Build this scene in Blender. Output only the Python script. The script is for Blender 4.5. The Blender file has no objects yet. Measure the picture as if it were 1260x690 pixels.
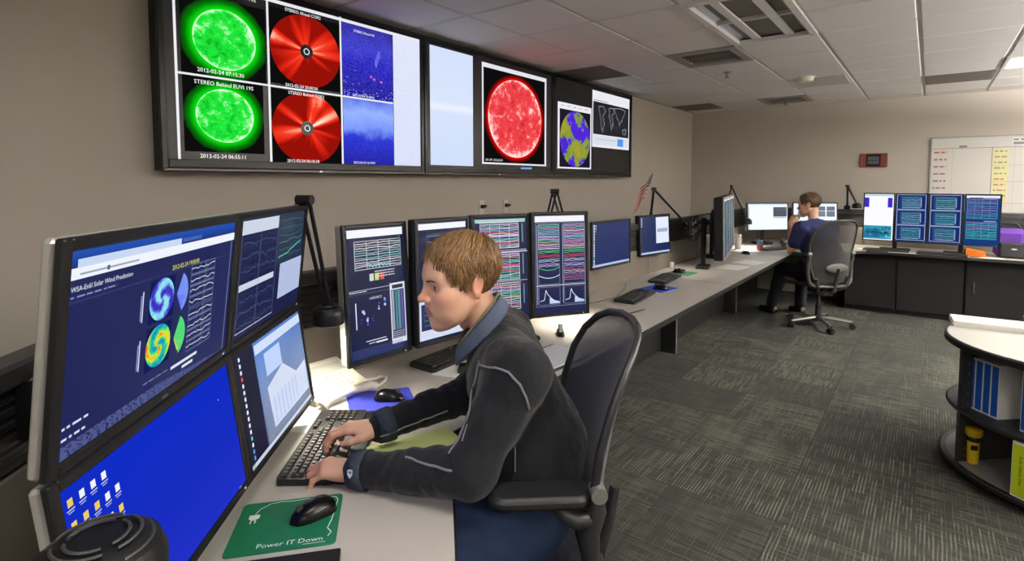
import bpy, bmesh, math, random
import numpy as np
from mathutils import Vector, Matrix, noise
from mathutils.bvhtree import BVHTree

scn = bpy.context.scene
COL = scn.collection
R = math.radians
PI = math.pi

# ------------------------------------------------------------------ camera
cam_d = bpy.data.cameras.new('camera')
cam = bpy.data.objects.new('camera', cam_d)
COL.objects.link(cam)
cam.location = (0, 0, 1.55)
cam.rotation_euler = (R(90 - 3.6), 0, R(37.5))
cam_d.sensor_width = 36
cam_d.lens = 669 / 1260 * 36
cam_d.shift_x = 0.0
cam_d.shift_y = -(345 - 265) / 1260
cam_d.clip_start = 0.02
scn.camera = cam

# ------------------------------------------------------------------ world, exposure
wd = bpy.data.worlds.new('world'); scn.world = wd; wd.use_nodes = True
wd.node_tree.nodes['Background'].inputs[0].default_value = (0.75, 0.8, 0.9, 1)
wd.node_tree.nodes['Background'].inputs[1].default_value = 0.05
vs = scn.view_settings
scn.display_settings.display_device = 'sRGB'
vs.view_transform = 'Standard'; vs.look = 'None'; vs.gamma = 1; vs.use_curve_mapping = False
vs.exposure = 0.42
try:
    scn.cycles.use_denoising = True
    scn.cycles.max_bounces = 8
    scn.cycles.transparent_max_bounces = 12
    scn.cycles.sample_clamp_indirect = 6
except Exception:
    pass

# ------------------------------------------------------------------ ceiling lamps (area lights just under their troffers)
CZ = 2.60
TX, TY = 0.567, 0.605            # ceiling tile size
GX, GY = -1.229, 4.43            # one grid crossing
def area(name, x, y, sx, sy, power, col=(1, 0.96, 0.90), z=CZ - 0.05, spread=170):
    l = bpy.data.lights.new(name, 'AREA'); l.shape = 'RECTANGLE'; l.size = sx; l.size_y = sy
    l.energy = power; l.color = col; l.spread = R(spread)
    o = bpy.data.objects.new(name, l); COL.objects.link(o); o.location = (x, y, z)
    return o
LIT = [  # column, row of the lit troffers (grid cells) and their power
    (3, 3, 15), (4, -1, 11), (3, -6, 10), (1, -7, 6.5), (6, 4, 11), (1, -10, 15), (4, -10, 14)]  # last two: unseen, added behind the camera to light the near man
for k, (ci, ri, pw) in enumerate(LIT):
    area('troffer_light', GX + (ci + .5) * TX, GY + (ri + .5) * TY, .46, .5, pw)

FILL_UPL = [(2.6, 1.6, 190), (2.6, 4.2, 370), (2.6, 6.8, 400)]     # unseen pendant uplights on the right, added to brighten ceiling and back wall
for (x, y, pw) in FILL_UPL:
    o = area('added_uplight', x, y, .12, 1.3, pw, (1, .97, .93), 2.09, 175); o.rotation_euler = (PI, 0, 0)

# ------------------------------------------------------------------ helpers
def tag(o, label=None, cat=None, group=None, kind=None):
    if label: o['label'] = label
    if cat: o['category'] = cat
    if group: o['group'] = group
    if kind: o['kind'] = kind
    return o
def empty(name, loc=(0, 0, 0), rz=0, label=None, cat=None, group=None, rot=None):
    o = bpy.data.objects.new(name, None); COL.objects.link(o)
    o.location = loc; o.rotation_euler = rot if rot else (0, 0, rz)
    o.empty_display_size = .05
    return tag(o, label, cat, group)
def copy_tree(o, parent=None):
    c = o.copy(); COL.objects.link(c); c.parent = parent
    for ch in list(o.children): copy_tree(ch, c)
    return c

def nd(nt, t, **k):
    n = nt.nodes.new(t)
    for a, v in k.items(): setattr(n, a, v)
    return n
MATS = {}
def mat(name, col, rough=.55, metal=0, var=.08, scale=30, bump=.0, bscale=200, spec=.5, coat=0, emit=None, es=0, alpha=1, sheen=0):
    if name in MATS: return MATS[name]
    m = bpy.data.materials.new(name); m.use_nodes = True; nt = m.node_tree
    b = nt.nodes['Principled BSDF']
    tc = nd(nt, 'ShaderNodeTexCoord')
    no = nd(nt, 'ShaderNodeTexNoise'); no.inputs['Scale'].default_value = scale; no.inputs['Detail'].default_value = 4
    nt.links.new(tc.outputs['Object'], no.inputs['Vector'])
    mx = nd(nt, 'ShaderNodeMix', data_type='RGBA')
    c = list(col)[:3]
    mx.inputs[6].default_value = [x * (1 - var) for x in c] + [1]
    mx.inputs[7].default_value = [min(1, x * (1 + var)) for x in c] + [1]
    nt.links.new(no.outputs[0], mx.inputs[0]); nt.links.new(mx.outputs[2], b.inputs['Base Color'])
    b.inputs['Roughness'].default_value = rough; b.inputs['Metallic'].default_value = metal
    b.inputs['Specular IOR Level'].default_value = spec
    b.inputs['Coat Weight'].default_value = coat
    b.inputs['Sheen Weight'].default_value = sheen
    b.inputs['Alpha'].default_value = alpha
    if emit: b.inputs['Emission Color'].default_value = (*emit, 1); b.inputs['Emission Strength'].default_value = es
    if bump:
        n2 = nd(nt, 'ShaderNodeTexNoise'); n2.inputs['Scale'].default_value = bscale; n2.inputs['Detail'].default_value = 3
        bp = nd(nt, 'ShaderNodeBump'); bp.inputs['Strength'].default_value = bump; bp.inputs['Distance'].default_value = .002
        nt.links.new(tc.outputs['Object'], n2.inputs['Vector']); nt.links.new(n2.outputs[0], bp.inputs['Height'])
        nt.links.new(bp.outputs[0], b.inputs['Normal'])
    MATS[name] = m
    return m
def attr_mat(name, rough=.5, emit=0, spec=.4, bump=0, bscale=300, sss=0):
    """colour from the mesh's own 'Col' attribute (print, skin tones); emit>0 makes it a lit display"""
    if name in MATS: return MATS[name]
    m = bpy.data.materials.new(name); m.use_nodes = True; nt = m.node_tree
    a = nd(nt, 'ShaderNodeAttribute'); a.attribute_name = 'Col'
    b = nt.nodes['Principled BSDF']
    b.inputs['Roughness'].default_value = rough; b.inputs['Specular IOR Level'].default_value = spec
    if emit:
        b.inputs['Base Color'].default_value = (.004, .004, .005, 1)
        nt.links.new(a.outputs[0], b.inputs['Emission Color']); b.inputs['Emission Strength'].default_value = emit
    else:
        nt.links.new(a.outputs[0], b.inputs['Base Color'])
    if sss:
        b.inputs['Subsurface Weight'].default_value = sss; b.inputs['Subsurface Radius'].default_value = (.01, .004, .002)
        b.inputs['Subsurface Scale'].default_value = .6
    if bump:
        tc = nd(nt, 'ShaderNodeTexCoord')
        n2 = nd(nt, 'ShaderNodeTexNoise'); n2.inputs['Scale'].default_value = bscale
        bp = nd(nt, 'ShaderNodeBump'); bp.inputs['Strength'].default_value = bump; bp.inputs['Distance'].default_value = .001
        nt.links.new(tc.outputs['Object'], n2.inputs['Vector']); nt.links.new(n2.outputs[0], bp.inputs['Height'])
        nt.links.new(bp.outputs[0], b.inputs['Normal'])
    MATS[name] = m
    return m

def frame_of(d):
    d = Vector(d).normalized()
    a = Vector((0, 0, 1)) if abs(d.z) < .9 else Vector((1, 0, 0))
    u = d.cross(a).normalized(); v = d.cross(u).normalized()
    return u, v
class MB:
    def __init__(s): s.v = []; s.f = []; s.c = []; s.m = []; s.cur = None; s.mi = 0
    def add(s, vs, fs, M=None):
        o = len(s.v)
        if M is not None: vs = [M @ Vector(p) for p in vs]
        s.v += [tuple(p) for p in vs]
        for f in fs: s.f.append([i + o for i in f]); s.c.append(s.cur); s.m.append(s.mi)
        return s
    def box(s, c, d, rz=0, M=None, bev=0):
        x, y, z = [q / 2 for q in d]
        T = Matrix.Translation(c) @ Matrix.Rotation(rz, 4, 'Z')
        if M is not None: T = M @ T
        if bev:
            b = min(bev, x * .95, y * .95, z * .95)
            vs = []; fs = []
            for sx in (-1, 1):
                for sy in (-1, 1):
                    for sz in (-1, 1):
                        vs += [(sx * x, sy * (y - b), sz * (z - b)), (sx * (x - b), sy * y, sz * (z - b)), (sx * (x - b), sy * (y - b), sz * z)]
            def I(sx, sy, sz, k): return ((sx > 0) * 4 + (sy > 0) * 2 + (sz > 0)) * 3 + k
            for q in (-1, 1):
                fs.append([I(q, -1, -1, 0), I(q, q, -q, 0) if False else I(q, 1, -1, 0), I(q, 1, 1, 0), I(q, -1, 1, 0)][::q])
                fs.append([I(-1, q, -1, 1), I(-1, q, 1, 1), I(1, q, 1, 1), I(1, q, -1, 1)][::q])
                fs.append([I(-1, -1, q, 2), I(1, -1, q, 2), I(1, 1, q, 2), I(-1, 1, q, 2)][::q])
            for a in (-1, 1):
                for b2 in (-1, 1):
                    fs.append([I(a, b2, -1, 0), I(a, b2, -1, 1), I(a, b2, 1, 1), I(a, b2, 1, 0)][::-a * b2])
                    fs.append([I(a, -1, b2, 0), I(a, -1, b2, 2), I(a, 1, b2, 2), I(a, 1, b2, 0)][::a * b2])
                    fs.append([I(-1, a, b2, 1), I(-1, a, b2, 2), I(1, a, b2, 2), I(1, a, b2, 1)][::-a * b2])
                    for c2 in (-1, 1):
                        fs.append([I(a, b2, c2, 0), I(a, b2, c2, 1), I(a, b2, c2, 2)][::a * b2 * c2])
            return s.add(vs, fs, T)
        vs = [(-x, -y, -z), (x, -y, -z), (x, y, -z), (-x, y, -z), (-x, -y, z), (x, -y, z), (x, y, z), (-x, y, z)]
        return s.add(vs, [(0, 3, 2, 1), (4, 5, 6, 7), (0, 1, 5, 4), (1, 2, 6, 5), (2, 3, 7, 6), (3, 0, 4, 7)], T)
    def cyl(s, p0, p1, r0, r1=None, n=16, caps=True):
        r1 = r0 if r1 is None else r1
        p0 = Vector(p0); p1 = Vector(p1); u, v = frame_of(p1 - p0)
        vs = []
        for p, r in ((p0, r0), (p1, r1)):
            for i in range(n):
                a = 2 * PI * i / n; vs.append(p + u * math.cos(a) * r + v * math.sin(a) * r)
        fs = [(i, (i + 1) % n, n + (i + 1) % n, n + i) for i in range(n)]
        if caps: fs += [list(range(n))[::-1], list(range(n, 2 * n))]
        return s.add(vs, fs)
    def tube(s, pts, r, n=8, flat=1.0, up=None, closed=False):
        pts = [Vector(p) for p in pts]; N = len(pts)
        rs = r if isinstance(r, (list, tuple)) else [r] * N
        vs = []; pu = None
        for i, p in enumerate(pts):
            if closed: d = pts[(i + 1) % N] - pts[i - 1]
            else: d = pts[min(i + 1, N - 1)] - pts[max(i - 1, 0)]
            if d.length < 1e-9: d = Vector((0, 0, 1))
            d.normalize()
            if up is not None:
                u = d.cross(Vector(up)).normalized(); v = d.cross(u).normalized()
            elif pu is None: u, v = frame_of(d)
            else:
                u = (pu - d * pu.dot(d)).normalized(); v = d.cross(u)
            pu = u
            for k in range(n):
                a = 2 * PI * k / n; vs.append(p + u * math.cos(a) * rs[i] + v * math.sin(a) * rs[i] * flat)
        fs = []
        for i in range(N if closed else N - 1):
            j = (i + 1) % N
            for k in range(n): fs.append((i * n + k, i * n + (k + 1) % n, j * n + (k + 1) % n, j * n + k))
        if not closed: fs += [list(range(n))[::-1], list(range((N - 1) * n, N * n))]
        return s.add(vs, fs)
    def lathe(s, prof, n=24, M=None, caps=True):
        vs = []; P = len(prof)
        for (r, z) in prof:
            for k in range(n):
                a = 2 * PI * k / n; vs.append((r * math.cos(a), r * math.sin(a), z))
        fs = []
        for i in range(P - 1):
            for k in range(n): fs.append((i * n + k, i * n + (k + 1) % n, (i + 1) * n + (k + 1) % n, (i + 1) * n + k))
        if caps: fs += [list(range(n))[::-1], list(range((P - 1) * n, P * n))]
        return s.add(vs, fs, M)
    def prism(s, poly, z0, z1, M=None):
        n = len(poly)
        vs = [(x, y, z0) for x, y in poly] + [(x, y, z1) for x, y in poly]
        fs = [list(range(n))[::-1], list(range(n, 2 * n))] + [(i, (i + 1) % n, n + (i + 1) % n, n + i) for i in range(n)]
        return s.add(vs, fs, M)
    def ell(s, c, r, n=16, m=10, M=None):
        vs = [(0, 0, -1)]; fs = []
        for j in range(1, m):
            t = -PI / 2 + PI * j / m
            for k in range(n): a = 2 * PI * k / n; vs.append((math.cos(t) * math.cos(a), math.cos(t) * math.sin(a), math.sin(t)))
        vs.append((0, 0, 1)); L = len(vs) - 1
        for k in range(n):
            fs.append((0, 1 + (k + 1) % n, 1 + k)); fs.append((L, L - n + k, L - n + (k + 1) % n))
            for j in range(m - 2):
                a = 1 + j * n; fs.append((a + k, a + (k + 1) % n, a + n + (k + 1) % n, a + n + k))
        T = Matrix.Translation(c)
        vs = [Vector((p[0] * r[0], p[1] * r[1], p[2] * r[2])) for p in vs]
        return s.add(vs, fs, (M @ T) if M is not None else T)
    def quad(s, a, b, c, d): return s.add([a, b, c, d], [(0, 1, 2, 3)])
    def build(s, name, m=None, parent=None, smooth=False, M=None, bevel=0, sharp=None):
        me = bpy.data.meshes.new(name); me.from_pydata(s.v, [], s.f); 
        ms = m if isinstance(m, (list, tuple)) else [m]
        for q in ms:
            if q: me.materials.append(q)
        if len(ms) > 1: me.polygons.foreach_set('material_index', s.m)
        if any(c is not None for c in s.c):
            at = me.color_attributes.new('Col', 'FLOAT_COLOR', 'CORNER')
            arr = []
            for f, c in zip(s.f, s.c): arr += [x for _ in f for x in (*(c or (0, 0, 0))[:3], 1)]
            at.data.foreach_set('color', arr)
        me.validate(); me.update()
        if smooth:
            me.polygons.foreach_set('use_smooth', [True] * len(me.polygons))
            try: me.set_sharp_from_angle(angle=R(sharp or 40))
            except Exception: pass
        o = bpy.data.objects.new(name, me); COL.objects.link(o)
        if parent: o.parent = parent
        if M is not None: o.matrix_local = M
        if bevel:
            b = o.modifiers.new('bevel', 'BEVEL'); b.width = bevel; b.segments = 2; b.limit_method = 'ANGLE'
        return o
def srgb(r, g=None, b=None):
    if g is None: r, g, b = r
    f = lambda c: (c / 255 / 12.92) if c <= 10 else ((c / 255 + .055) / 1.055) ** 2.4
    return (f(r), f(g), f(b))
def rrect(w, h, r, n=4):
    out = []
    for cx, cy, a0 in ((w / 2 - r, h / 2 - r, 0), (-w / 2 + r, h / 2 - r, 90), (-w / 2 + r, -h / 2 + r, 180), (w / 2 - r, -h / 2 + r, 270)):
        for i in range(n + 1):
            a = R(a0 + 90 * i / n); out.append((cx + r * math.cos(a), cy + r * math.sin(a)))
    return out

_txt = {}
def text_geo(s, size, align='LEFT'):
    """2-D triangles of a line of type, from Blender's built-in font"""
    k = (s, align)
    if k not in _txt:
        cu = bpy.data.curves.new('t', 'FONT'); cu.body = s; cu.size = 1; cu.align_x = align; cu.resolution_u = 2
        ob = bpy.data.objects.new('t', cu); COL.objects.link(ob)
        dg = bpy.context.evaluated_depsgraph_get(); dg.update()
        me = bpy.data.meshes.new_from_object(ob.evaluated_get(dg))
        _txt[k] = ([(v.co.x, v.co.y) for v in me.vertices], [list(p.vertices) for p in me.polygons])
        bpy.data.objects.remove(ob); bpy.data.curves.remove(cu); bpy.data.meshes.remove(me)
    v, f = _txt[k]
    return [(x * size, y * size) for x, y in v], f

class Canvas:
    """a flat picture (a display or a print) of w x h metres in local x,z; layers step toward -y"""
    def __init__(s, w, h, bg, step=.00015):
        s.w, s.h = w, h; s.b = MB(); s.y = 0; s.step = step; s.mats = []; s.uv = {}
        s.rect(0, 0, 1, 1, bg)
    def P(s, u, v): return (s.w * (u - .5), s.y, s.h * (v - .5))
    def up(s): s.y -= s.step; return s
    def poly(s, pts, col):
        s.b.cur = col; s.b.mi = 0; s.b.add([s.P(u, v) for u, v in pts], [list(range(len(pts)))]); return s
    def rect(s, u0, v0, u1, v1, col): return s.poly([(u0, v0), (u1, v0), (u1, v1), (u0, v1)], col)
    def line(s, pts, t, col):
        for (a, b) in zip(pts[:-1], pts[1:]):
            dx, dy = (b[0] - a[0]) * s.w, (b[1] - a[1]) * s.h; L = math.hypot(dx, dy) or 1e-6
            nx, ny = -dy / L * t / 2 / s.w, dx / L * t / 2 / s.h
            s.poly([(a[0] - nx, a[1] - ny), (b[0] - nx, b[1] - ny), (b[0] + nx, b[1] + ny), (a[0] + nx, a[1] + ny)], col)
        return s
    def frame(s, u0, v0, u1, v1, t, col): return s.line([(u0, v0), (u1, v0), (u1, v1), (u0, v1), (u0, v0)], t, col)
    def disc(s, u, v, r, col, n=32, ry=None, a0=0, a1=360):
        pts = [(u + r / s.w * math.cos(R(a0 + (a1 - a0) * i / n)), v + (ry or r) / s.h * math.sin(R(a0 + (a1 - a0) * i / n))) for i in range(n + (a1 - a0 < 360))]
        if a1 - a0 < 360: pts.append((u, v))
        return s.poly(pts, col)
    def text(s, t, u, v, size, col, align='LEFT'):
        vs, fs = text_geo(t, size, align); p0 = s.P(u, v)
        s.b.cur = col; s.b.mi = 0
        s.b.add([(p0[0] + x, s.y, p0[2] + y) for x, y in vs], fs); return s
    def scribble(s, u0, v0, u1, h, col, rng, gap=.3):
        """a line of unreadably small print"""
        u = u0
        while u < u1:
            l = min(rng.uniform(.008, .03) * 1.2, u1 - u); s.rect(u, v0, u + l, v0 + h, col); u += l + .006 + rng.random() * .006
        return s
    def patch(s, m, u0, v0, u1, v1):
        if m not in s.mats: s.mats.append(m)
        s.b.mi = s.mats.index(m) + 1; s.b.cur = (0, 0, 0)
        s.uv[len(s.b.f)] = [(0, 0), (1, 0), (1, 1), (0, 1)]
        s.b.add([s.P(u0, v0), s.P(u1, v0), s.P(u1, v1), s.P(u0, v1)], [(0, 1, 2, 3)]); return s
    def build(s, name, m, parent=None, M=None):
        o = s.b.build(name, [m] + s.mats, parent, M=M)
        if s.uv:
            uvl = o.data.uv_layers.new(name='UVMap')
            for fi, p in enumerate(o.data.polygons):
                if fi in s.uv:
                    for li, q in zip(p.loop_indices, s.uv[fi]): uvl.data[li].uv = q
        return o
# ------------------------------------------------------------------ structure
XL, XR, YB, YF = -2.96, 4.0, 8.45, -2.2
def wall_mat():
    return mat('painted_wall', srgb(198, 190, 179), .85, var=.03, scale=3, bump=.15, bscale=350)
WALL = wall_mat()
def struct(name, mb, m, parent=None):
    o = mb.build(name, m, parent)
    if not parent: tag(o, kind='structure')
    return o
b = MB().box((XL - .06, (YB + YF) / 2, CZ / 2), (.12, YB - YF + .24, CZ)); struct('wall_left', b, WALL)
b = MB().box(((XL + XR) / 2, YB + .06, CZ / 2), (XR - XL, .12, CZ)); struct('wall_back', b, WALL)
b = MB().box((XR + .06, (YB + YF) / 2, CZ / 2), (.12, YB - YF + .24, CZ)); struct('wall_right', b, WALL)
b = MB().box(((XL + XR) / 2, YF - .06, CZ / 2), (XR - XL, .12, CZ)); struct('wall_front', b, WALL)
floor = struct('floor', MB().box(((XL + XR) / 2, (YB + YF) / 2, -.056), (XR - XL, YB - YF, .1)), mat('floor_glue', (.03, .03, .03), .9))
ceil = struct('ceiling', MB().box(((XL + XR) / 2, (YB + YF) / 2, CZ + .075), (XR - XL, YB - YF, .1)), mat('ceiling_void', srgb(120, 115, 110), .9))
for side, c, d in (('left', (XL + .006, 3.1, .05), (.012, 10.6, .1)), ('back', (.5, YB - .006, .05), (6.9, .012, .1))):
    struct('baseboard_' + side, MB().box(c, d), mat('vinyl_base', (.03, .03, .03), .5))

# carpet tiles: each a part of the floor
def carpet_mat():
    m = bpy.data.materials.new('carpet'); m.use_nodes = True; nt = m.node_tree; b = nt.nodes['Principled BSDF']
    L = nt.links.new
    tc = nd(nt, 'ShaderNodeTexCoord'); oi = nd(nt, 'ShaderNodeObjectInfo')
    off = nd(nt, 'ShaderNodeVectorMath', operation='ADD'); L(tc.outputs['Object'], off.inputs[0])
    sc = nd(nt, 'ShaderNodeMath', operation='MULTIPLY'); sc.inputs[1].default_value = 40; L(oi.outputs['Random'], sc.inputs[0])
    L(sc.outputs[0], off.inputs[1])
    def stretched(sx, sy, det=2):
        mp = nd(nt, 'ShaderNodeMapping'); mp.inputs['Scale'].default_value = (sx, sy, 1); L(off.outputs[0], mp.inputs[0])
        n = nd(nt, 'ShaderNodeTexNoise'); n.inputs['Scale'].default_value = 1; n.inputs['Detail'].default_value = det
        L(mp.outputs[0], n.inputs['Vector']); return n
    def ramp(src, p0, p1):
        r = nd(nt, 'ShaderNodeMapRange'); r.inputs[1].default_value = p0; r.inputs[2].default_value = p1; L(src, r.inputs[0]); return r.outputs[0]
    def mul(a, c):
        q = nd(nt, 'ShaderNodeMath', operation='MULTIPLY'); L(a, q.inputs[0])
        if isinstance(c, float): q.inputs[1].default_value = c
        else: L(c, q.inputs[1])
        return q.outputs[0]
    def stripes(axis, freq, wob):          # rows of yarn
        sx = nd(nt, 'ShaderNodeSeparateXYZ'); L(tc.outputs['Object'], sx.inputs[0])
        a = nd(nt, 'ShaderNodeMath', operation='MULTIPLY_ADD'); L(sx.outputs[axis], a.inputs[0]); a.inputs[1].default_value = freq; L(mul(wob, 3.0), a.inputs[2])
        q = nd(nt, 'ShaderNodeMath', operation='SINE'); L(a.outputs[0], q.inputs[0]); return ramp(q.outputs[0], -.1, .8)
    wob = stretched(6, 6, 1).outputs[0]
    lines = mul(stripes(0, 420, wob), ramp(stretched(60, 5, 1).outputs[0], .38, .60))
    cross = mul(stripes(1, 420, wob), ramp(stretched(5, 50, 1).outputs[0], .44, .62))
    gate = ramp(stretched(2.5, 7, 1).outputs[0], .28, .55)
    s = nd(nt, 'ShaderNodeMath', operation='MAXIMUM'); L(mul(lines, gate), s.inputs[0]); L(mul(cross, .45), s.inputs[1])
    # each tile its own dye lot
    lot = nd(nt, 'ShaderNodeMapRange'); lot.inputs[3].default_value = .25; lot.inputs[4].default_value = 1.0; L(oi.outputs['Random'], lot.inputs[0])
    mx = nd(nt, 'ShaderNodeMix', data_type='RGBA'); mx.inputs[6].default_value = (*srgb(53, 54, 51), 1); mx.inputs[7].default_value = (*srgb(116, 116, 102), 1)
    L(mul(s.outputs[0], lot.outputs[0]), mx.inputs[0])
    L(mx.outputs[2], b.inputs['Base Color']); b.inputs['Roughness'].default_value = .95; b.inputs['Specular IOR Level'].default_value = .1
    n3 = nd(nt, 'ShaderNodeTexNoise'); n3.inputs['Scale'].default_value = 400; L(tc.outputs['Object'], n3.inputs['Vector'])
    bp = nd(nt, 'ShaderNodeBump'); bp.inputs['Strength'].default_value = .5; bp.inputs['Distance'].default_value = .003
    L(n3.outputs[0], bp.inputs['Height']); L(bp.outputs[0], b.inputs['Normal'])
    return m
rng = random.Random(5)
CT = .5
ct0 = MB().box((0, 0, -.003), (CT - .0015, CT - .0015, .006)).build('carpet_tile', carpet_mat(), floor)
first = True
for i in range(-6, 8):
    for j in range(-1, 17):
        x, y = (i + .5) * CT, (j + .5) * CT + .13
        if x - CT / 2 < XL or y > YB - .2: continue
        o = ct0 if first else ct0.copy()
        if not first: COL.objects.link(o); o.parent = floor
        first = False
        o.location = (x, y, 0); o.rotation_euler = (0, 0, R(rng.choice((0, 90))))

# ceiling tiles and the bars of the grid
TILE = mat('ceiling_tile', srgb(226, 222, 218), .9, var=.05, scale=60, bump=.3, bscale=120)
GREY_T = mat('return_grille_grey', srgb(120, 112, 104), .8, var=.06)
BAR = mat('grid_bar', srgb(196, 192, 188), .5)
tile0 = MB().box((0, 0, .012), (TX - .022, TY - .022, .024), bev=.006).build('ceiling_tile', TILE, ceil)
special = {(0, -1): 'troffer', (0, -2): 'troffer', (3, 3): 'lit', (-1, 0): 'vent', (-1, 5): 'vent2', (0, 3): 'plate', (-3, 0): 'grille', (2, 4): 'grille', (-3, 5): 'grille', (6, 4): 'lit', (4, -1): 'lit', (3, -6): 'lit', (1, -7): 'lit', (1, -10): 'lit', (4, -10): 'lit'}
first = True
for ci in range(-3, 8):
    for ri in range(-7, 7):
        k = special.get((ci, ri))
        if k and k not in ('grille', 'plate'): continue
        y0 = GY + ri * TY; y1 = min(y0 + TY, YB); 
        o = tile0 if first else tile0.copy()
        if not first: COL.objects.link(o); o.parent = ceil
        first = False
        o.location = (GX + (ci + .5) * TX, (y0 + y1) / 2, CZ - .006)
        if y1 - y0 < TY - .01: o.scale = (1, (y1 - y0 - .02) / (TY - .022), 1)
barx = MB().box((0, 0, .012), (.024, YB - .2, .024)).build('grid_bar', BAR, ceil)
for ci in range(-3, 9):
    o = barx if ci == -3 else barx.copy()
    if ci > -3: COL.objects.link(o); o.parent = ceil
    o.location = (GX + ci * TX, YB / 2 + .1, CZ)
bary = MB().box((0, 0, .012), (TX * 11, .024, .024)).build('grid_bar', BAR, ceil)
for ri in range(-7, 7):
    o = bary if ri == -7 else bary.copy()
    if ri > -7: COL.objects.link(o); o.parent = ceil
    o.location = (GX + 2.5 * TX, GY + ri * TY, CZ + .0005)
WHITE = mat('white_enamel', srgb(225, 222, 218), .4, var=.03)
def cell(ci, ri): return GX + (ci + .5) * TX, GY + (ri + .5) * TY
# lit troffers
def troffer(ci, ri, label):
    x, y = cell(ci, ri)
    t = empty('ceiling_light', (x, y, CZ), 0, label, 'light', 'lit ceiling troffers')
    f = MB()
    for sx in (-1, 1): f.box((sx * (TX / 2 - .02), 0, .0), (.025, TY - .02, .03))
    for sy in (-1, 1): f.box((0, sy * (TY / 2 - .02), .0), (TX - .05, .025, .03))
    f.build('frame', WHITE, t)
    MB().box((0, 0, .006), (TX - .06, TY - .06, .006)).build('diffuser', mat('lit_diffuser', (.9, .9, .88), .5, emit=(1, .97, .9), es=3.0), t)
troffer(3, 3, 'lit square ceiling light at the right, above the whiteboard end of the room')
for (ci, ri) in ((6, 4), (4, -1), (3, -6), (1, -7), (1, -10), (4, -10)):
    troffer(ci, ri, {(6, 4): 'lit ceiling light nearest the back right corner', (4, -1): 'lit ceiling light in the middle of the room, right of view',
                     (3, -6): 'lit ceiling light behind and right of the viewpoint', (1, -7): 'lit ceiling light straight above the near desk corner', (1, -10): 'added unseen ceiling light behind the viewpoint, left', (4, -10): 'added unseen ceiling light behind the viewpoint, far right'}[(ci, ri)])
for (x, y, pw), lb in zip(FILL_UPL, ('added unseen fill uplight over the right of the room, nearest', 'added unseen fill uplight over the right of the room, middle', 'added unseen fill uplight over the right of the room, farthest')):
    t = empty('added_pendant', (x, y, CZ), 0, lb, 'light', 'added fill uplights')  # unseen fixture added to house the fill lamp
    b = MB(); pr = [(-.09, -.50), (-.06, -.56), (.06, -.56), (.09, -.50)]
    for (p, q) in zip(pr[:-1], pr[1:]): b.quad((p[0], -.7, p[1]), (q[0], -.7, q[1]), (q[0], .7, q[1]), (p[0], .7, p[1]))
    for s in (-.7, .7): b.add([(p[0], s, p[1]) for p in pr], [(0, 1, 2, 3)])
    b.build('trough', WHITE, t)
    for q in (-.5, .5): MB().cyl((0, q, 0), (0, q, -.54), .004, n=6).build('cord', BAR, t)
# unlit troffer with a curved louvre
x, y = cell(0, -1)
t = empty('ceiling_light', (x, y - TY / 2, CZ), 0, 'unlit ceiling light with mirror reflector above the wall displays', 'light')
f = MB()
for sx in (-1, 1): f.box((sx * (TX / 2 - .025), 0, -.004), (.04, 2 * TY - .02, .03))
for sy in (-1, 1): f.box((0, sy * (TY - .03), -.004), (TX - .06, .05, .03))
f.build('frame', WHITE, t)
f = MB(); prof = [(-.24 + .48 * k / 12, .012 + .05 * math.sin(PI * k / 12)) for k in range(13)]
for (a, c) in zip(prof[:-1], prof[1:]): f.quad((a[0], -.54, a[1]), (c[0], -.54, c[1]), (c[0], .54, c[1]), (a[0], .54, a[1]))
f.build('reflector', mat('mirror_reflector', srgb(200, 200, 205), .25, metal=.9), t, smooth=True)
f = MB().box((-.11, 0, .004), (.06, 1.06, .012), bev=.004).box((.11, 0, .004), (.06, 1.06, .012), bev=.004)
f.build('lamp_cover', WHITE, t)
# air vents
def vent(ci, ri, label):
    x, y = cell(ci, ri)
    t = empty('air_vent', (x, y, CZ), 0, label, 'vent', 'ceiling air vents')
    f = MB()
    for sx in (-1, 1): f.box((sx * (TX / 2 - .04), 0, -.004), (.07, TY - .02, .02))
    for sy in (-1, 1): f.box((0, sy * (TY / 2 - .05), -.004), (TX - .14, .09, .02))
    f.build('frame', mat('vent_metal', srgb(150, 146, 140), .5), t)
    MB().box((0, 0, .03), (TX - .12, TY - .12, .006)).build('duct', mat('duct_dark', (.02, .02, .02), .8), t)
    for k in range(5):
        M = Matrix.Translation((0, -.17 + .085 * k, .006)) @ Matrix.Rotation(R(40), 4, 'X')
        MB().box((0, 0, 0), (TX - .15, .05, .003)).build('slat', mat('vent_slat', srgb(170, 166, 160), .5), t, M=M)
vent(-1, 0, 'grey louvred air vent in the ceiling, the nearer one')
vent(-1, 5, 'grey louvred air vent in the ceiling, far end near the corner')
# return grilles: perforated grey panels hung just under the tile
for (ci, ri), lb in {(-3, 0): 'dark perforated return panel above the third wall display', (2, 4): 'dark perforated return panel on the right, near the lit lamp', (-3, 5): 'dark perforated return panel by the far left corner'}.items():
    x, y = cell(ci, ri)
    t = empty('return_grille', (x, y, CZ), 0, lb, 'grille', 'grey return panels in the ceiling')
    MB().box((0, 0, -.01), (TX - .03, TY - .03, .006)).build('panel', GREY_T, t)
    f = MB()
    for k in range(12): f.box((0, -.26 + .0475 * k, -.0145), (TX - .07, .012, .003))
    o = f.build('rib', GREY_T, t)
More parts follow.
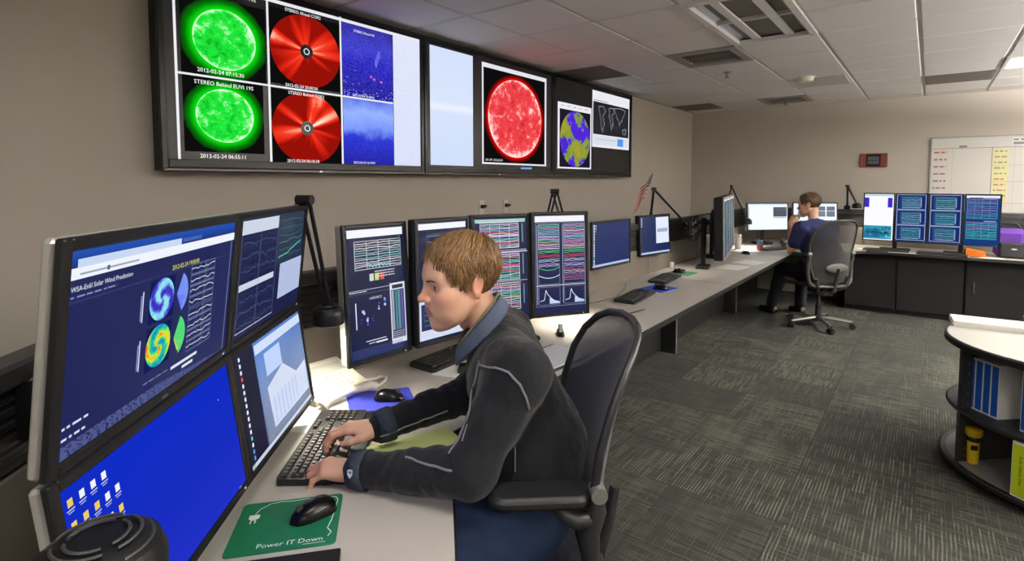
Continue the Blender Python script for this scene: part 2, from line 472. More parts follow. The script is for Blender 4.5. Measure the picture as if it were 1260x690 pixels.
# plate with a smoke detector, sprinklers
x, y = cell(0, 3)
t = empty('ceiling_plate', (x, y, CZ), 0, 'plain pale access plate in the ceiling beside the smoke detector', 'plate')
MB().box((0, 0, -.012), (TX - .08, TY - .1, .008), bev=.003).build('plate', mat('plate_grey', srgb(190, 186, 182), .6), t)
t = empty('smoke_detector', (-1.03, 6.2, CZ), 0, 'round cream smoke detector on the ceiling', 'detector')
MB().lathe([(.075, -.004), (.075, -.02), (.062, -.05), (.03, -.055)], 24).build('housing', mat('cream_plastic', srgb(228, 220, 196), .5), t, smooth=True)
MB().lathe([(.088, -.004), (.086, -.012)], 24).build('base', WHITE, t)
for (sx, sy), lb in {(-1.583, 5.45): 'small ceiling sprinkler between the two vents', (-1.528, 7.85): 'small ceiling sprinkler close to the back wall'}.items():
    t = empty('sprinkler', (sx, sy, CZ), 0, lb, 'sprinkler', 'ceiling sprinklers')
    MB().lathe([(.035, -.004), (.035, -.012), (.012, -.014)], 16).build('escutcheon', mat('dull_metal', srgb(130, 128, 124), .4, metal=.7), t)
    MB().cyl((0, 0, -.012), (0, 0, -.055), .01).lathe([(.004, -.055), (.022, -.058), (.022, -.062)], 12).build('head', MATS['dull_metal'], t)

# ------------------------------------------------------------------ displays
SCR = attr_mat('lit_display', rough=.35, emit=.76)
BLK = mat('black_plastic', srgb(15, 15, 17), .45, var=.1, spec=.35, bump=.05, bscale=600)
BLKG = mat('black_gloss', srgb(12, 12, 14), .25, var=.05, spec=.3)
SILV = mat('silver_plastic', srgb(168, 166, 160), .38, metal=.35, var=.04)
DGREY = mat('dark_grey_plastic', srgb(52, 52, 54), .5)
W1 = (1, 1, 1)
def img_mat(name, build):
    m = bpy.data.materials.new(name); m.use_nodes = True; nt = m.node_tree
    for n in list(nt.nodes): nt.nodes.remove(n)
    out = nd(nt, 'ShaderNodeOutputMaterial'); e = nd(nt, 'ShaderNodeEmission'); nt.links.new(e.outputs[0], out.inputs[0]); e.inputs[1].default_value = .76
    uv = nd(nt, 'ShaderNodeTexCoord')
    c = nd(nt, 'ShaderNodeVectorMath', operation='SUBTRACT'); c.inputs[1].default_value = (.5, .5, 0); nt.links.new(uv.outputs['UV'], c.inputs[0])
    ln = nd(nt, 'ShaderNodeVectorMath', operation='LENGTH'); nt.links.new(c.outputs[0], ln.inputs[0])
    sp = nd(nt, 'ShaderNodeSeparateXYZ'); nt.links.new(c.outputs[0], sp.inputs[0])
    at = nd(nt, 'ShaderNodeMath', operation='ARCTAN2'); nt.links.new(sp.outputs[1], at.inputs[0]); nt.links.new(sp.outputs[0], at.inputs[1])
    build(nt, e, c.outputs[0], ln.outputs['Value'], at.outputs[0], sp)
    return m
def n_noise(nt, vec, scale, det=4, rough=.6, dist=0, dims='3D', w=None):
    n = nd(nt, 'ShaderNodeTexNoise', noise_dimensions=dims); n.inputs['Scale'].default_value = scale; n.inputs['Detail'].default_value = det
    n.inputs['Roughness'].default_value = rough; n.inputs['Distortion'].default_value = dist
    if dims == '1D': nt.links.new(vec, n.inputs['W'])
    else: nt.links.new(vec, n.inputs['Vector'])
    return n.outputs[0]
def n_math(nt, op, a, b=None, clamp=False):
    m = nd(nt, 'ShaderNodeMath', operation=op); m.use_clamp = clamp
    for i, q in enumerate((a, b)):
        if q is None: continue
        if isinstance(q, (int, float)): m.inputs[i].default_value = q
        else: nt.links.new(q, m.inputs[i])
    return m.outputs[0]
def n_ramp(nt, fac, stops):
    r = nd(nt, 'ShaderNodeValToRGB'); el = r.color_ramp.elements
    while len(el) < len(stops): el.new(.5)
    for e, (p, c) in zip(el, stops): e.position = p; e.color = (*c, 1)
    nt.links.new(fac, r.inputs[0]); return r.outputs[0]
def n_mix(nt, fac, a, b):
    m = nd(nt, 'ShaderNodeMix', data_type='RGBA')
    for s, q in ((0, fac), (6, a), (7, b)):
        if isinstance(q, (int, float)): m.inputs[s].default_value = q
        elif isinstance(q, tuple): m.inputs[s].default_value = (*q, 1)
        else: nt.links.new(q, m.inputs[s])
    return m.outputs[2]
def sun_mat(name, halo, dark, mid, hot, rad=.33, seed=0, halow=.16):
    def bd(nt, e, c, r, a, sp):
        off = nd(nt, 'ShaderNodeVectorMath', operation='ADD'); off.inputs[1].default_value = (seed, seed * 2.3, 0); nt.links.new(c, off.inputs[0])
        n = n_noise(nt, off.outputs[0], 11, 9, .78, .8)
        n2 = n_noise(nt, off.outputs[0], 4, 2)
        limb = n_math(nt, 'MULTIPLY', n_math(nt, 'POWER', n_math(nt, 'DIVIDE', r, rad, True), 16), .24)
        v = n_math(nt, 'ADD', n_math(nt, 'ADD', n, n_math(nt, 'MULTIPLY', n_math(nt, 'SUBTRACT', n2, .5), .55)), limb)
        disc = n_ramp(nt, v, [(.30, dark), (.46, mid), (.56, tuple(m * 1.15 for m in mid)), (.68, hot), (.85, (1, 1, 1))])
        hw = n_math(nt, 'ADD', halow * .75, n_math(nt, 'MULTIPLY', n2, halow * .5))
        h = n_math(nt, 'SUBTRACT', 1, n_math(nt, 'DIVIDE', n_math(nt, 'SUBTRACT', r, rad), hw), True)
        hal = n_ramp(nt, h, [(0, (.004, .004, .004)), (.45, tuple(q * .25 for q in halo)), (1, halo)])
        ins = n_math(nt, 'LESS_THAN', r, rad)
        nt.links.new(n_mix(nt, ins, hal, disc), e.inputs[0])
    return img_mat(name, bd)
def corona_mat(name, seed, hotx, hoty):
    def bd(nt, e, c, r, a, sp):
        w = n_math(nt, 'ADD', a, seed)
        ca = nd(nt, 'ShaderNodeVectorMath', operation='NORMALIZE'); nt.links.new(c, ca.inputs[0])
        off = nd(nt, 'ShaderNodeVectorMath', operation='ADD'); off.inputs[1].default_value = (seed, seed, seed); nt.links.new(ca.outputs[0], off.inputs[0])
        ray = n_noise(nt, off.outputs[0], 1.7, 1, .5)
        off2 = nd(nt, 'ShaderNodeVectorMath', operation='SUBTRACT'); off2.inputs[1].default_value = (hotx, hoty, 0); nt.links.new(c, off2.inputs[0])
        l2 = nd(nt, 'ShaderNodeVectorMath', operation='LENGTH'); nt.links.new(off2.outputs[0], l2.inputs[0])
        hot = n_math(nt, 'MULTIPLY', n_math(nt, 'SUBTRACT', .55, n_math(nt, 'MULTIPLY', l2.outputs['Value'], 2.6), True), n_noise(nt, c, 7, 4))
        v = n_math(nt, 'ADD', n_math(nt, 'SUBTRACT', n_math(nt, 'MULTIPLY', n_math(nt, 'SUBTRACT', ray, .36), 2.3), n_math(nt, 'MULTIPLY', r, .75)), n_math(nt, 'MULTIPLY', hot, 1.4))
        col = n_ramp(nt, v, [(.0, srgb(150, 16, 8)), (.2, srgb(226, 38, 20)), (.36, srgb(246, 66, 40)), (.55, srgb(255, 170, 140)), (.75, srgb(255, 240, 225))])
        ins = n_math(nt, 'LESS_THAN', r, .497)
        nt.links.new(n_mix(nt, ins, (.004, .004, .004), col), e.inputs[0])
    return img_mat(name, bd)
def grad_mat(name, stops, scale=3, amt=.3, vertical=True, speck=0):
    def bd(nt, e, c, r, a, sp):
        n = n_noise(nt, c, scale, 5)
        v = n_math(nt, 'ADD', n_math(nt, 'ADD', sp.outputs[1 if vertical else 0], .5), n_math(nt, 'MULTIPLY', n_math(nt, 'SUBTRACT', n, .5), amt))
        col = n_ramp(nt, v, stops)
        if speck:
            s = n_noise(nt, c, 130, 0)
            col = n_mix(nt, n_math(nt, 'MULTIPLY', n_math(nt, 'GREATER_THAN', s, .66), abs(speck)), col, (.75, .8, 1) if speck > 0 else (.3, .34, .5))
        nt.links.new(col, e.inputs[0])
    return img_mat(name, bd)
def swirl_mat(name, stops, seed):
    def bd(nt, e, c, r, a, sp):
        w = n_math(nt, 'SINE', n_math(nt, 'ADD', n_math(nt, 'ADD', n_math(nt, 'MULTIPLY', a, 2), n_math(nt, 'MULTIPLY', r, 13)), seed))
        n = n_noise(nt, c, 5, 2)
        v = n_math(nt, 'ADD', n_math(nt, 'MULTIPLY', w, .3), n)
        col = n_ramp(nt, v, stops)
        nt.links.new(n_mix(nt, n_math(nt, 'LESS_THAN', r, .495), srgb(20, 30, 84), col), e.inputs[0])
    return img_mat(name, bd)
def earth_mat(name):
    def bd(nt, e, c, r, a, sp):
        n = n_noise(nt, c, 2.2, 5, .6)
        col = n_ramp(nt, n, [(.0, srgb(50, 20, 170)), (.48, srgb(84, 40, 220)), (.505, srgb(120, 150, 60)), (.62, srgb(170, 160, 50)), (.75, srgb(90, 130, 60))])
        nt.links.new(n_mix(nt, n_math(nt, 'LESS_THAN', r, .495), srgb(30, 26, 40), col), e.inputs[0])
    return img_mat(name, bd)

# wall displays
def wall_display(y0, y1, label, paint, name='wall_display'):
    z0, z1 = 1.598, 2.565; w, h = y1 - y0, z1 - z0
    t = empty(name, (-2.85, (y0 + y1) / 2, z0), R(90), label, 'display', 'large displays along the left wall')
    # local x = viewer's right (+y world), local y = into the wall, local z up
    MB().box((0, .047, h / 2), (w - .01, .09, h - .01)).build('casing', BLK, t)
    f = MB(); bw, bt, bb = .028, .03, .052
    f.box((-w / 2 + bw / 2, -.004, h / 2), (bw, .02, h), bev=.003).box((w / 2 - bw / 2, -.004, h / 2), (bw, .02, h), bev=.003)
    f.box((0, -.004, h - bt / 2), (w - 2 * bw, .02, bt), bev=.003).box((0, -.004, bb / 2 + .012), (w - 2 * bw, .02, bb - .012), bev=.003)
    f.build('bezel', BLKG, t)
    MB().box((0, -.008, .008), (w, .018, .02), bev=.006).build('trim_strip', mat('gunmetal', srgb(92, 90, 90), .3, metal=.6), t)
    tr = MB(); tr.cur = W1; tr.add([(-.012, -.0175, .004), (.012, -.0175, .004), (0, -.0175, .016)], [(0, 1, 2)])
    tr.build('power_light', SCR, t)
    cv = Canvas(w - 2 * bw, h - bt - bb, srgb(8, 8, 10)); paint(cv)
    cv.build('screen', SCR, t, Matrix.Translation((0, -.001, bb + (h - bt - bb) / 2)))
    return t
WW = srgb(232, 232, 240)
def tv1(c):
    # sun images, coronas, heliospheric imager, star field
    c.up(); mv = .47
    GR = (srgb(10, 225, 20), srgb(8, 150, 20), srgb(30, 222, 56), srgb(200, 255, 200))
    c.patch(sun_mat('green_sun_a', *GR, .37, 1.3, .15), .046, .462, .308, .915)
    c.patch(sun_mat('green_sun_b', *GR, .36, 7.1, .15), .047, .051, .295, .468)
    c.patch(corona_mat('corona_a', 1.1, -.5, .12), .323, .49, .597, .948)
    c.patch(corona_mat('corona_b', 4.6, .18, .42), .323, .0, .597, .458)
    c.patch(grad_mat('imager_a', [(0, srgb(20, 16, 150)), (.5, srgb(34, 26, 190)), (.7, srgb(58, 56, 206)), (1, srgb(40, 30, 150))], 4, .5, speck=.25), .607, mv, .85, .975)
    c.patch(grad_mat('imager_b', [(0, srgb(24, 20, 160)), (.42, srgb(40, 50, 210)), (.55, srgb(120, 150, 250)), (.8, srgb(150, 180, 255)), (1, srgb(90, 110, 230))], 2.5, .4, speck=.15), .607, 0, .85, mv)
    c.patch(grad_mat('starfield', [(0, srgb(222, 228, 252)), (1, srgb(228, 233, 254))], 5, .4, speck=-.6), .853, 0, 1, .98)
    c.up()
    r_ = random.Random(8)
    for k in range(60): u = r_.uniform(.61, .85); v = .47 + abs(r_.gauss(0, .05)); c.rect(u, v, u + .004, v + .005, srgb(170, 170, 255))
    for (u, v) in ((.772, .77), (.765, .74), (.78, .80), (.755, .62), (.79, .61), (.74, .635)): c.disc(u, v, .012, srgb(90, 100, 230) if v > .7 else srgb(190, 90, 190), 8, ry=.03 if v > .7 else .008)
    for (uu, vv) in ((.459, .72), (.455, .23)): c.disc(uu, vv, .040, srgb(12, 12, 14), 28)
    c.up()
    for (uu, vv) in ((.459, .72), (.455, .23)):
        for k in range(24):
            a, b2 = 2 * PI * k / 24, 2 * PI * (k + 1) / 24
            c.line([(uu + .016 / c.w * math.cos(a), vv + .016 / c.h * math.sin(a)), (uu + .016 / c.w * math.cos(b2), vv + .016 / c.h * math.sin(b2))], .0045, WW)
    for uu in (.032, .317, .601): c.line([(uu, 0), (uu, 1)], .012, WW)
    c.line([(.032, mv), (.85, mv)], .010, WW); c.line([(.30, .984), (1, .984)], .018, WW)
    for (uu, vv, t) in ((.10, .945, 'STEREO Ahead EUVI 195'), (.09, mv + .022, '2012-02-24 07:15:30'), (.08, mv - .045, 'STEREO Behind EUVI 195'), (.09, .018, '2012-02-24 06:55:11')):
        c.text(t, uu, vv, .0275, (1, 1, 1))
    for (uu, vv, t) in ((.38, .945, 'STEREO Ahead COR2'), (.375, mv + .012, '2012-02-24 20:00:30'), (.385, mv - .034, 'STEREO Behind COR2'), (.375, .008, '2012-02-24 06:10:18')):
        c.text(t, uu, vv, .024, (1, 1, 1))
    for (uu, vv, t) in ((.66, .925, 'STEREO Ahead HI1'), (.65, mv + .012, '2012-02-24 16:10:01'), (.65, .012, '2012-02-24 16:10:01')):
        c.text(t, uu, vv, .020, (1, 1, 1))
    return c
def tv2(c):
    c.up().patch(grad_mat('pale_window', [(0, srgb(208, 222, 250)), (.45, srgb(214, 226, 250)), (.5, srgb(236, 242, 254)), (.55, srgb(216, 228, 250)), (1, srgb(212, 224, 250))], 1, .05), .022, .02, .308, .98)
    c.rect(.375, .045, .945, .955, srgb(226, 226, 234))
    c.up().rect(.387, .06, .928, .915, srgb(16, 12, 14))
    c.up().patch(sun_mat('red_sun', srgb(240, 20, 14), srgb(180, 16, 30), srgb(232, 66, 72), srgb(255, 205, 200), .435, 3.7, .06), .388, .062, .927, .914)
    c.up().text('AIA 304  2012-02-24', .40, .075, .026, WW); c.rect(.70, .006, .80, .024, srgb(120, 160, 240))
def tv3(c):
    c.up().rect(.028, .028, .43, .75, WW); c.rect(.44, .30, .985, .972, WW)
    c.up().rect(.048, .045, .415, .68, srgb(24, 18, 50)); c.rect(.452, .455, .975, .845, srgb(14, 16, 26)); c.rect(.452, .33, .975, .445, srgb(214, 220, 232))
    c.up().patch(earth_mat('globe'), .052, .048, .412, .678)
    rg = random.Random(3)
    pts = {(0, 0): [(.62, .78), (.67, .8), (.70, .74), (.665, .66), (.685, .58), (.67, .46), (.655, .52), (.645, .62)],
           (1, 0): [(.745, .79), (.79, .8), (.80, .74), (.775, .70), (.79, .6), (.77, .5), (.755, .62), (.745, .7)],
           (2, 0): [(.80, .8), (.88, .82), (.945, .8), (.92, .72), (.9, .66), (.87, .6), (.84, .68)], (3, 0): [(.91, .52), (.95, .54), (.945, .47), (.915, .46)]}
    c.up()
    for q in pts.values():
        q = [((x - .6) * 1.22 + .50 + rg.uniform(-.004, .004), (y - .45) * .9 + .49) for x, y in q]; c.line(q + [q[0]], .005, srgb(170, 180, 196))
        for k in range(14):
            a = rg.choice(q); c.rect(a[0] - .01 + rg.random() * .015, a[1] - .04 * rg.random(), a[0] + .006, a[1], srgb(110, 120, 140))
    c.rect(.80, .335, .89, .43, srgb(70, 150, 240)); c.rect(.46, .86, .66, .866, srgb(60, 60, 70)); c.line([(.5, .40), (.78, .40)], .004, srgb(120, 130, 150))
    for k in range(5): c.rect(.06 + .07 * k, .715, .10 + .07 * k, .72, srgb(90, 90, 120))
wall_display(1.024, 2.684, 'large wall display showing green and red sun images, nearest of the three', tv1)
wall_display(2.690, 4.352, 'large wall display showing one big red sun, the middle of the three', tv2)
wall_display(4.358, 6.040, 'large wall display with a globe and a world map window, farthest of the three', tv3)

# desk monitors --------------------------------------------------------------
def monitor(x, y, z, yaw, tilt, w, h, label, paint, group=None, bez=.016, silver=True, deep=.05, chin=None, name='monitor', logo=None, roll=0, bezm=None):
    """x,y,z centre of the screen; yaw = direction the screen faces, tilt up; local -y is the front"""
    t = empty(name, (x, y, z), 0, label, 'monitor', group, rot=(R(-tilt), 0, R(yaw + 90)))
    chin = chin or bez
    f = MB()
    M = Matrix.Rotation(R(90), 4, 'X')
    o_ = rrect(w, h, .010)
    f.prism(o_, -.001, -.026, M) if False else None
    # bezel: four bars
    f.box((-w / 2 + bez / 2, .004, 0), (bez, .014, h), bev=.003).box((w / 2 - bez / 2, .004, 0), (bez, .014, h), bev=.003)
    f.box((0, .004, h / 2 - bez / 2), (w - 2 * bez + .004, .014, bez), bev=.003).box((0, .004, -h / 2 + chin / 2), (w - 2 * bez + .004, .014, chin), bev=.003)
    f.build('bezel', bezm or BLK, t)
    g = MB().box((0, .011 + (deep - .011) / 2, 0), (w - .003, deep - .011, h - .003), bev=.006)
    g.build('shell', SILV if silver else BLK, t)
    g = MB().box((0, deep + .012, 0), (w * .62, .03, h * .62), bev=.014).box((0, deep + .036, 0), (.12, .022, .12), bev=.004)
    g.build('back_cover', BLK, t)
    cv = Canvas(w - 2 * bez, h - bez - chin, srgb(10, 12, 30)); paint(cv)
    cv.build('screen', SCR, t, Matrix.Translation((0, .002, (chin - bez) / 2)))
    led = MB(); led.cur = srgb(220, 240, 255); led.box((w / 2 - bez - .02, -.0035, -h / 2 + chin / 2), (.006, .001, .003)); led.build('power_light', SCR, t)
    if logo:
        c2 = MB(); vs, fs = text_geo(logo, .0095, 'CENTER'); c2.cur = srgb(170, 170, 175)
        c2.add([(a, -.0036, -h / 2 + chin / 2 - .0035 + q) for a, q in vs], fs); c2.build('logo', attr_mat('print', .5), t)
    return t
NAVY = srgb(20, 30, 84); DNAVY = srgb(12, 18, 52); GRID = srgb(170, 180, 200)
def plot(c, u0, v0, u1, v1, n, pal, rng, grid=(4, 5), gcol=None, amp=.02, frame=True, t=.0012, flat=False):
    gcol = gcol or GRID
    for i in range(grid[0] + 1): u = u0 + (u1 - u0) * i / grid[0]; c.line([(u, v0), (u, v1)], t, gcol)
    for j in range(grid[1] + 1): v = v0 + (v1 - v0) * j / grid[1]; c.line([(u0, v), (u1, v)], t, gcol)
    c.up()
    for k in range(n):
        base = v0 + (v1 - v0) * (k + .5) / n; y = base; pts = []
        for i in range(19):
            y = base + (y - base) * .7 + rng.uniform(-1, 1) * amp * (v1 - v0)
            pts.append((u0 + (u1 - u0) * i / 18, y))
        c.line(pts, t * 1.5, rng.choice(pal))
PAL = [srgb(220, 110, 120), srgb(120, 220, 130), srgb(120, 190, 220), srgb(220, 220, 225), srgb(200, 150, 220), srgb(90, 200, 170)]
def icons(c, u0, v0, nu, nv, du, dv, s, rng, lab=True):
    for i in range(nu):
        for j in range(nv):
            if nu > 1 and i == nu - 1 and rng.random() < .3: continue
            u, v = u0 + i * du, v0 - j * dv
            c.rect(u, v, u + s / c.w, v + s * 1.1 / c.h, rng.choice([srgb(235, 238, 245)] * 11 + [srgb(220, 90, 80), srgb(80, 160, 230), srgb(230, 200, 90), srgb(90, 200, 190)]))
            if lab:
                c.rect(u - s * .3 / c.w, v - s * .5 / c.h, u + s * 1.2 / c.w, v - s * .3 / c.h, srgb(170, 180, 220))
                c.rect(u - s * .1 / c.w, v - s * .85 / c.h, u + s * 1.0 / c.w, v - s * .68 / c.h, srgb(150, 160, 210))
def scrA(c):
    r = random.Random(1); L = srgb(130, 140, 190)
    c.rect(0, 0, 1, 1, NAVY); c.up()
    c.patch(grad_mat('title_bar', [(0, srgb(30, 60, 140)), (1, srgb(40, 84, 180))], 3, .5), 0, .925, 1, 1); c.up()
    c.rect(.03, .915, .55, .958, srgb(196, 212, 240)); c.rect(0, .862, 1, .918, srgb(236, 240, 248)); c.rect(.56, .93, .7, .955, srgb(50, 90, 170))
    c.up(); c.rect(.04, .88, .3, .89, srgb(150, 160, 180)); c.disc(.155, .885, .004, srgb(40, 60, 120), 10)
    c.text('WSA-Enlil Solar Wind Prediction', .01, .805, .0105, srgb(225, 230, 245)); c.scribble(.01, .775, .2, .008, L, r)
    c.rect(0, .752, 1, .755, srgb(60, 70, 130))
    c.text('2012-02-24 19:00:00', .50, .765, .0125, srgb(220, 220, 60))
    sa = [(.25, srgb(60, 50, 190)), (.45, srgb(110, 110, 230)), (.6, srgb(120, 200, 240)), (.8, srgb(150, 230, 230))]
    sb = [(.2, srgb(30, 150, 190)), (.4, srgb(60, 200, 160)), (.55, srgb(90, 230, 90)), (.72, srgb(220, 230, 60)), (.85, srgb(240, 130, 40))]
    c.patch(swirl_mat('swirl_a', sa, 0), .375, .475, .525, .735); c.patch(swirl_mat('swirl_b', sb, 2), .372, .19, .522, .45)
    c.up()
    for v, cols in ((.60, (srgb(110, 140, 240), srgb(90, 80, 220))), (.315, (srgb(70, 210, 110), srgb(220, 200, 60)))):
        c.disc(.545, v, .042, cols[0], 14, a0=-60, a1=62); c.disc(.545, v - .01, .03, cols[1], 8, a0=-60, a1=-10)
        c.rect(.335, v - .09, .34, v + .09, srgb(220, 225, 240)); c.scribble(.325, v - .08, .332, .15, L, r)
    for v0 in (.47, .165):
        for q in (0, .075, .15, .225): c.frame(.64, v0 + q, .83, v0 + q + .065, .0007, srgb(150, 160, 200))
        plot(c, .64, v0, .83, v0 + .29, 4, [srgb(200, 205, 220)], r, (3, 4), srgb(90, 100, 150), .03); c.line([(.75, v0), (.75, v0 + .29)], .001, srgb(120, 200, 90))
    c.rect(.54, .105, .73, .125, srgb(215, 220, 235)); c.rect(.62, .065, .70, .085, srgb(215, 220, 235)); c.scribble(.37, .12, .52, .006, L, r)
    for v, l in ((.20, .1), (.09, .09)): c.scribble(.01, v * .5 + .05, .01 + l, .012, srgb(215, 220, 240), r)
    for k in range(9): c.scribble(.01, .005 + .0075 * k + .0, .95 - .06 * k, .004, srgb(100, 110, 170), r)
    c.line([(.965, .0), (.975, .86)], .0012, srgb(190, 195, 220))
def scrB(c):
    r = random.Random(2)
    c.patch(grad_mat('blue_desktop', [(0, srgb(34, 48, 196)), (.5, srgb(22, 44, 190)), (1, srgb(16, 44, 196))], 1.5, .6), 0, 0, 1, 1); c.up().up()
    icons(c, .022, .90, 5, 5, .045, .118, .0105, r); c.rect(.88, .78, .884, .788, WW); c.rect(.93, .0, .95, .006, srgb(180, 190, 210))
def scrC(c):
    r = random.Random(3); D = srgb(20, 26, 66)
    c.rect(0, 0, 1, 1, D); c.up(); c.rect(.02, .87, .52, .985, srgb(200, 208, 226)); c.rect(.03, .40, .50, .455, srgb(200, 208, 226))
    c.rect(.52, .5, .99, .99, srgb(26, 40, 66)); c.rect(.60, .15, 1, .50, srgb(176, 188, 222)); c.up()
    for v in (.87, .40):
        for u in (.04, .28): plot(c, u, v - .36, u + .22, v - .03, 3, [srgb(70, 90, 130)], r, (4, 4), srgb(44, 54, 96), .05)
    for u in (.02, .265, .52): c.line([(u, .05), (u, .87)], .0016, srgb(110, 120, 150))
    c.line([(.02, .05), (.52, .05)], .002, srgb(190, 196, 210))
    plot(c, .56, .55, .97, .95, 6, [srgb(90, 150, 140), srgb(70, 110, 120)], r, (5, 6), srgb(44, 70, 90), .03)
    y = .56; pts = []
    for i in range(14): y += r.uniform(-.008, .018); pts.append((.56 + i * .03, y))
    c.line(pts, .0025, srgb(110, 220, 180))
def scrD(c):
    r = random.Random(4)
    c.rect(0, 0, .26, 1, srgb(22, 28, 70)); c.patch(grad_mat('light_window', [(0, srgb(190, 206, 242)), (.5, srgb(160, 190, 246)), (1, srgb(100, 150, 240))], 1.2, .25), .24, .04, 1, 1); c.up().up()
    c.rect(.25, .88, 1, .97, srgb(206, 220, 246)); c.poly([(.34, .52), (.60, .62), (.80, .42), (.98, .45), (.98, .12), (.36, .12)], srgb(208, 218, 240)); c.rect(.36, .62, .60, .84, srgb(186, 206, 246)); c.up()
    for u in (.40, .46, .52, .58, .64, .70, .76): c.rect(u, .14, u + .012, .40, srgb(160, 182, 228))
    for k in range(8): c.rect(.36, .15 + .03 * k, .96, .154 + .03 * k, srgb(176, 194, 232))
    icons(c, .05, .93, 1, 16, .06, .058, .009, r, False); c.rect(.0, 0, 1, .035, srgb(200, 210, 230)); c.rect(0, 0, .05, .035, srgb(60, 130, 80))
def hdr(c, top=.955): c.up().rect(.02, top, .98, .99, srgb(236, 238, 244)); c.up()
def scrP1(c):
    r = random.Random(5); c.rect(0, 0, 1, 1, srgb(14, 22, 62)); hdr(c, .93)
    plot(c, .13, .685, .93, .90, 6, [srgb(200, 70, 70), srgb(150, 190, 170), srgb(90, 190, 190), srgb(210, 210, 215)], r, (4, 6), srgb(206, 212, 220), .02, t=.0022)
    c.line([(.36 + .02 * i, .69 + abs(math.sin(i * 2.1)) * .03) for i in range(20)], .0022, srgb(60, 220, 220)); c.rect(.9, .7, .93, .92, srgb(40, 120, 80))
    for k, q in enumerate((srgb(200, 210, 200), srgb(190, 210, 90), srgb(210, 70, 60))): c.rect(.36 + .09 * k, .59, .43 + .09 * k, .645, q)
    for k in range(3): c.scribble(.45, .655 - .02 * k, .8, .007, WW, r)
    c.rect(0, .528, .95, .532, srgb(190, 196, 210)); c.rect(0, .5, .7, .503, srgb(90, 100, 140)); c.scribble(.02, .515, .3, .006, WW, r)
    c.rect(.70, .06, .975, .545, srgb(214, 220, 232)); c.up(); c.rect(.72, .10, .955, .49, srgb(24, 40, 80)); c.rect(.74, .50, .94, .53, srgb(14, 16, 30)); c.up()
    for i in range(30):
        v = .17 + i * .0105
        for (u, q) in ((.73, srgb(190, 190, 200)), (.79, srgb(60, 150, 170)), (.84, srgb(90, 180, 170)), (.895, srgb(120, 80, 190))): c.rect(u, v, u + .036, v + .007, q)
    for k in range(4): c.scribble(.73, .105 + .015 * k, .94, .006, srgb(180, 186, 200), r)
    c.rect(.10, .24, .115, .44, WW); 
    for (u, v, a) in ((.23, .37, .05), (.5, .38, .035), (.6, .41, .05), (.28, .28, .04), (.38, .30, .03), (.2, .3, .025)):
        for k in range(5): c.disc(u + r.uniform(-.02, .02), v + r.uniform(-.02, .03), a * c.w * r.uniform(.2, .5), r.choice([srgb(40, 40, 190), srgb(190, 200, 255), srgb(70, 80, 220)]), 9)
    c.text('LASCO/C2', .34, .45, .012, WW); c.rect(.25, .13, .6, .137, srgb(200, 205, 220)); c.rect(.42, .105, .62, .117, WW); c.scribble(.3, .11, .4, .007, WW, r)
    for k in range(5): c.scribble(.02, .02 + .014 * k, .9, .005, srgb(70, 90, 160), r)
def scrP2(c):
    r = random.Random(6); c.rect(0, 0, 1, 1, srgb(14, 22, 62)); hdr(c, .94)
    plot(c, .18, .66, .92, .90, 5, PAL, r, (4, 4), srgb(90, 120, 140), .03, t=.0012)
    c.rect(0, .02, 1, .345, srgb(206, 214, 236)); c.up(); c.rect(.04, .1, .97, .32, srgb(16, 30, 76)); plot(c, .1, .12, .9, .29, 4, [srgb(60, 170, 160), srgb(80, 140, 200)], r, (4, 3), srgb(50, 90, 130), .03)
def scrP3(c):
    r = random.Random(7); c.rect(0, 0, 1, 1, srgb(14, 22, 62)); c.up(); c.rect(.03, .95, .97, .985, srgb(150, 200, 190)); c.up()
    for v0, v1 in ((.70, .935), (.385, .64), (.09, .335)):
        plot(c, .12, v0, .84, v1, 16, PAL, r, (4, 2), srgb(216, 220, 230), .012, t=.0021); c.scribble(.1, v1 + .012, .85, .012, srgb(220, 210, 220), r)
        c.rect(.90, v0 + .05, .925, v1, srgb(90, 130, 150)); c.rect(0.02, v1 + .035, .98, v1 + .04, srgb(190, 200, 220))
    for v in (.655, .66): c.rect(.0, v, 1, v + .004, WW)
def scrP4(c):
    r = random.Random(8); c.rect(0, 0, 1, 1, srgb(16, 24, 72)); hdr(c, .93)
    for u0 in (.08, .57):
        plot(c, u0, .655, u0 + .40, .905, 20, PAL, r, (1, 2), srgb(170, 178, 204), .01, t=.0017)
        for k, q in enumerate((srgb(70, 210, 110), srgb(220, 60, 70), srgb(170, 200, 230), srgb(190, 170, 220))):
            for m in range(3): c.line([(u0 + .04 * i, .64 - .045 * k - .011 * m + r.uniform(-.006, .006)) for i in range(11)], .002, q)
        if u0 < .3:
            for v, q in ((.44, srgb(60, 200, 130)), (.36, srgb(200, 240, 220))): c.line([(u0 + .04 * i, v + .03 * ((i - 5) / 5) ** 2) for i in range(11)], .003, q)
        else:
            for m in range(8): c.line([(u0 + .04 * i, .46 - .018 * m + r.uniform(-.006, .006)) for i in range(11)], .0025, r.choice((srgb(220, 80, 80), srgb(200, 200, 210), srgb(120, 120, 220))))
        c.frame(u0, .30, u0 + .40, .48, .001, GRID); c.frame(u0, .09, u0 + .40, .27, .001, GRID)
        pk = [(u0 + .02, .13), (u0 + .1, .14), (u0 + .13, .24), (u0 + .16, .2), (u0 + .22, .16), (u0 + .3, .125), (u0 + .39, .115), (u0 + .39, .1), (u0 + .02, .1)]
        c.line(pk[:7], .003, srgb(220, 230, 245)); c.poly([(u0 + .2, .1), (u0 + .2, .16), (u0 + .26, .14), (u0 + .39, .118), (u0 + .39, .1)], srgb(190, 205, 240))
        c.rect(u0 - .03, .1, u0 - .02, .9, srgb(170, 180, 200))
    c.rect(0.04, .283, .98, .289, WW); c.frame(.03, .075, .985, .92, .0012, srgb(180, 186, 210))
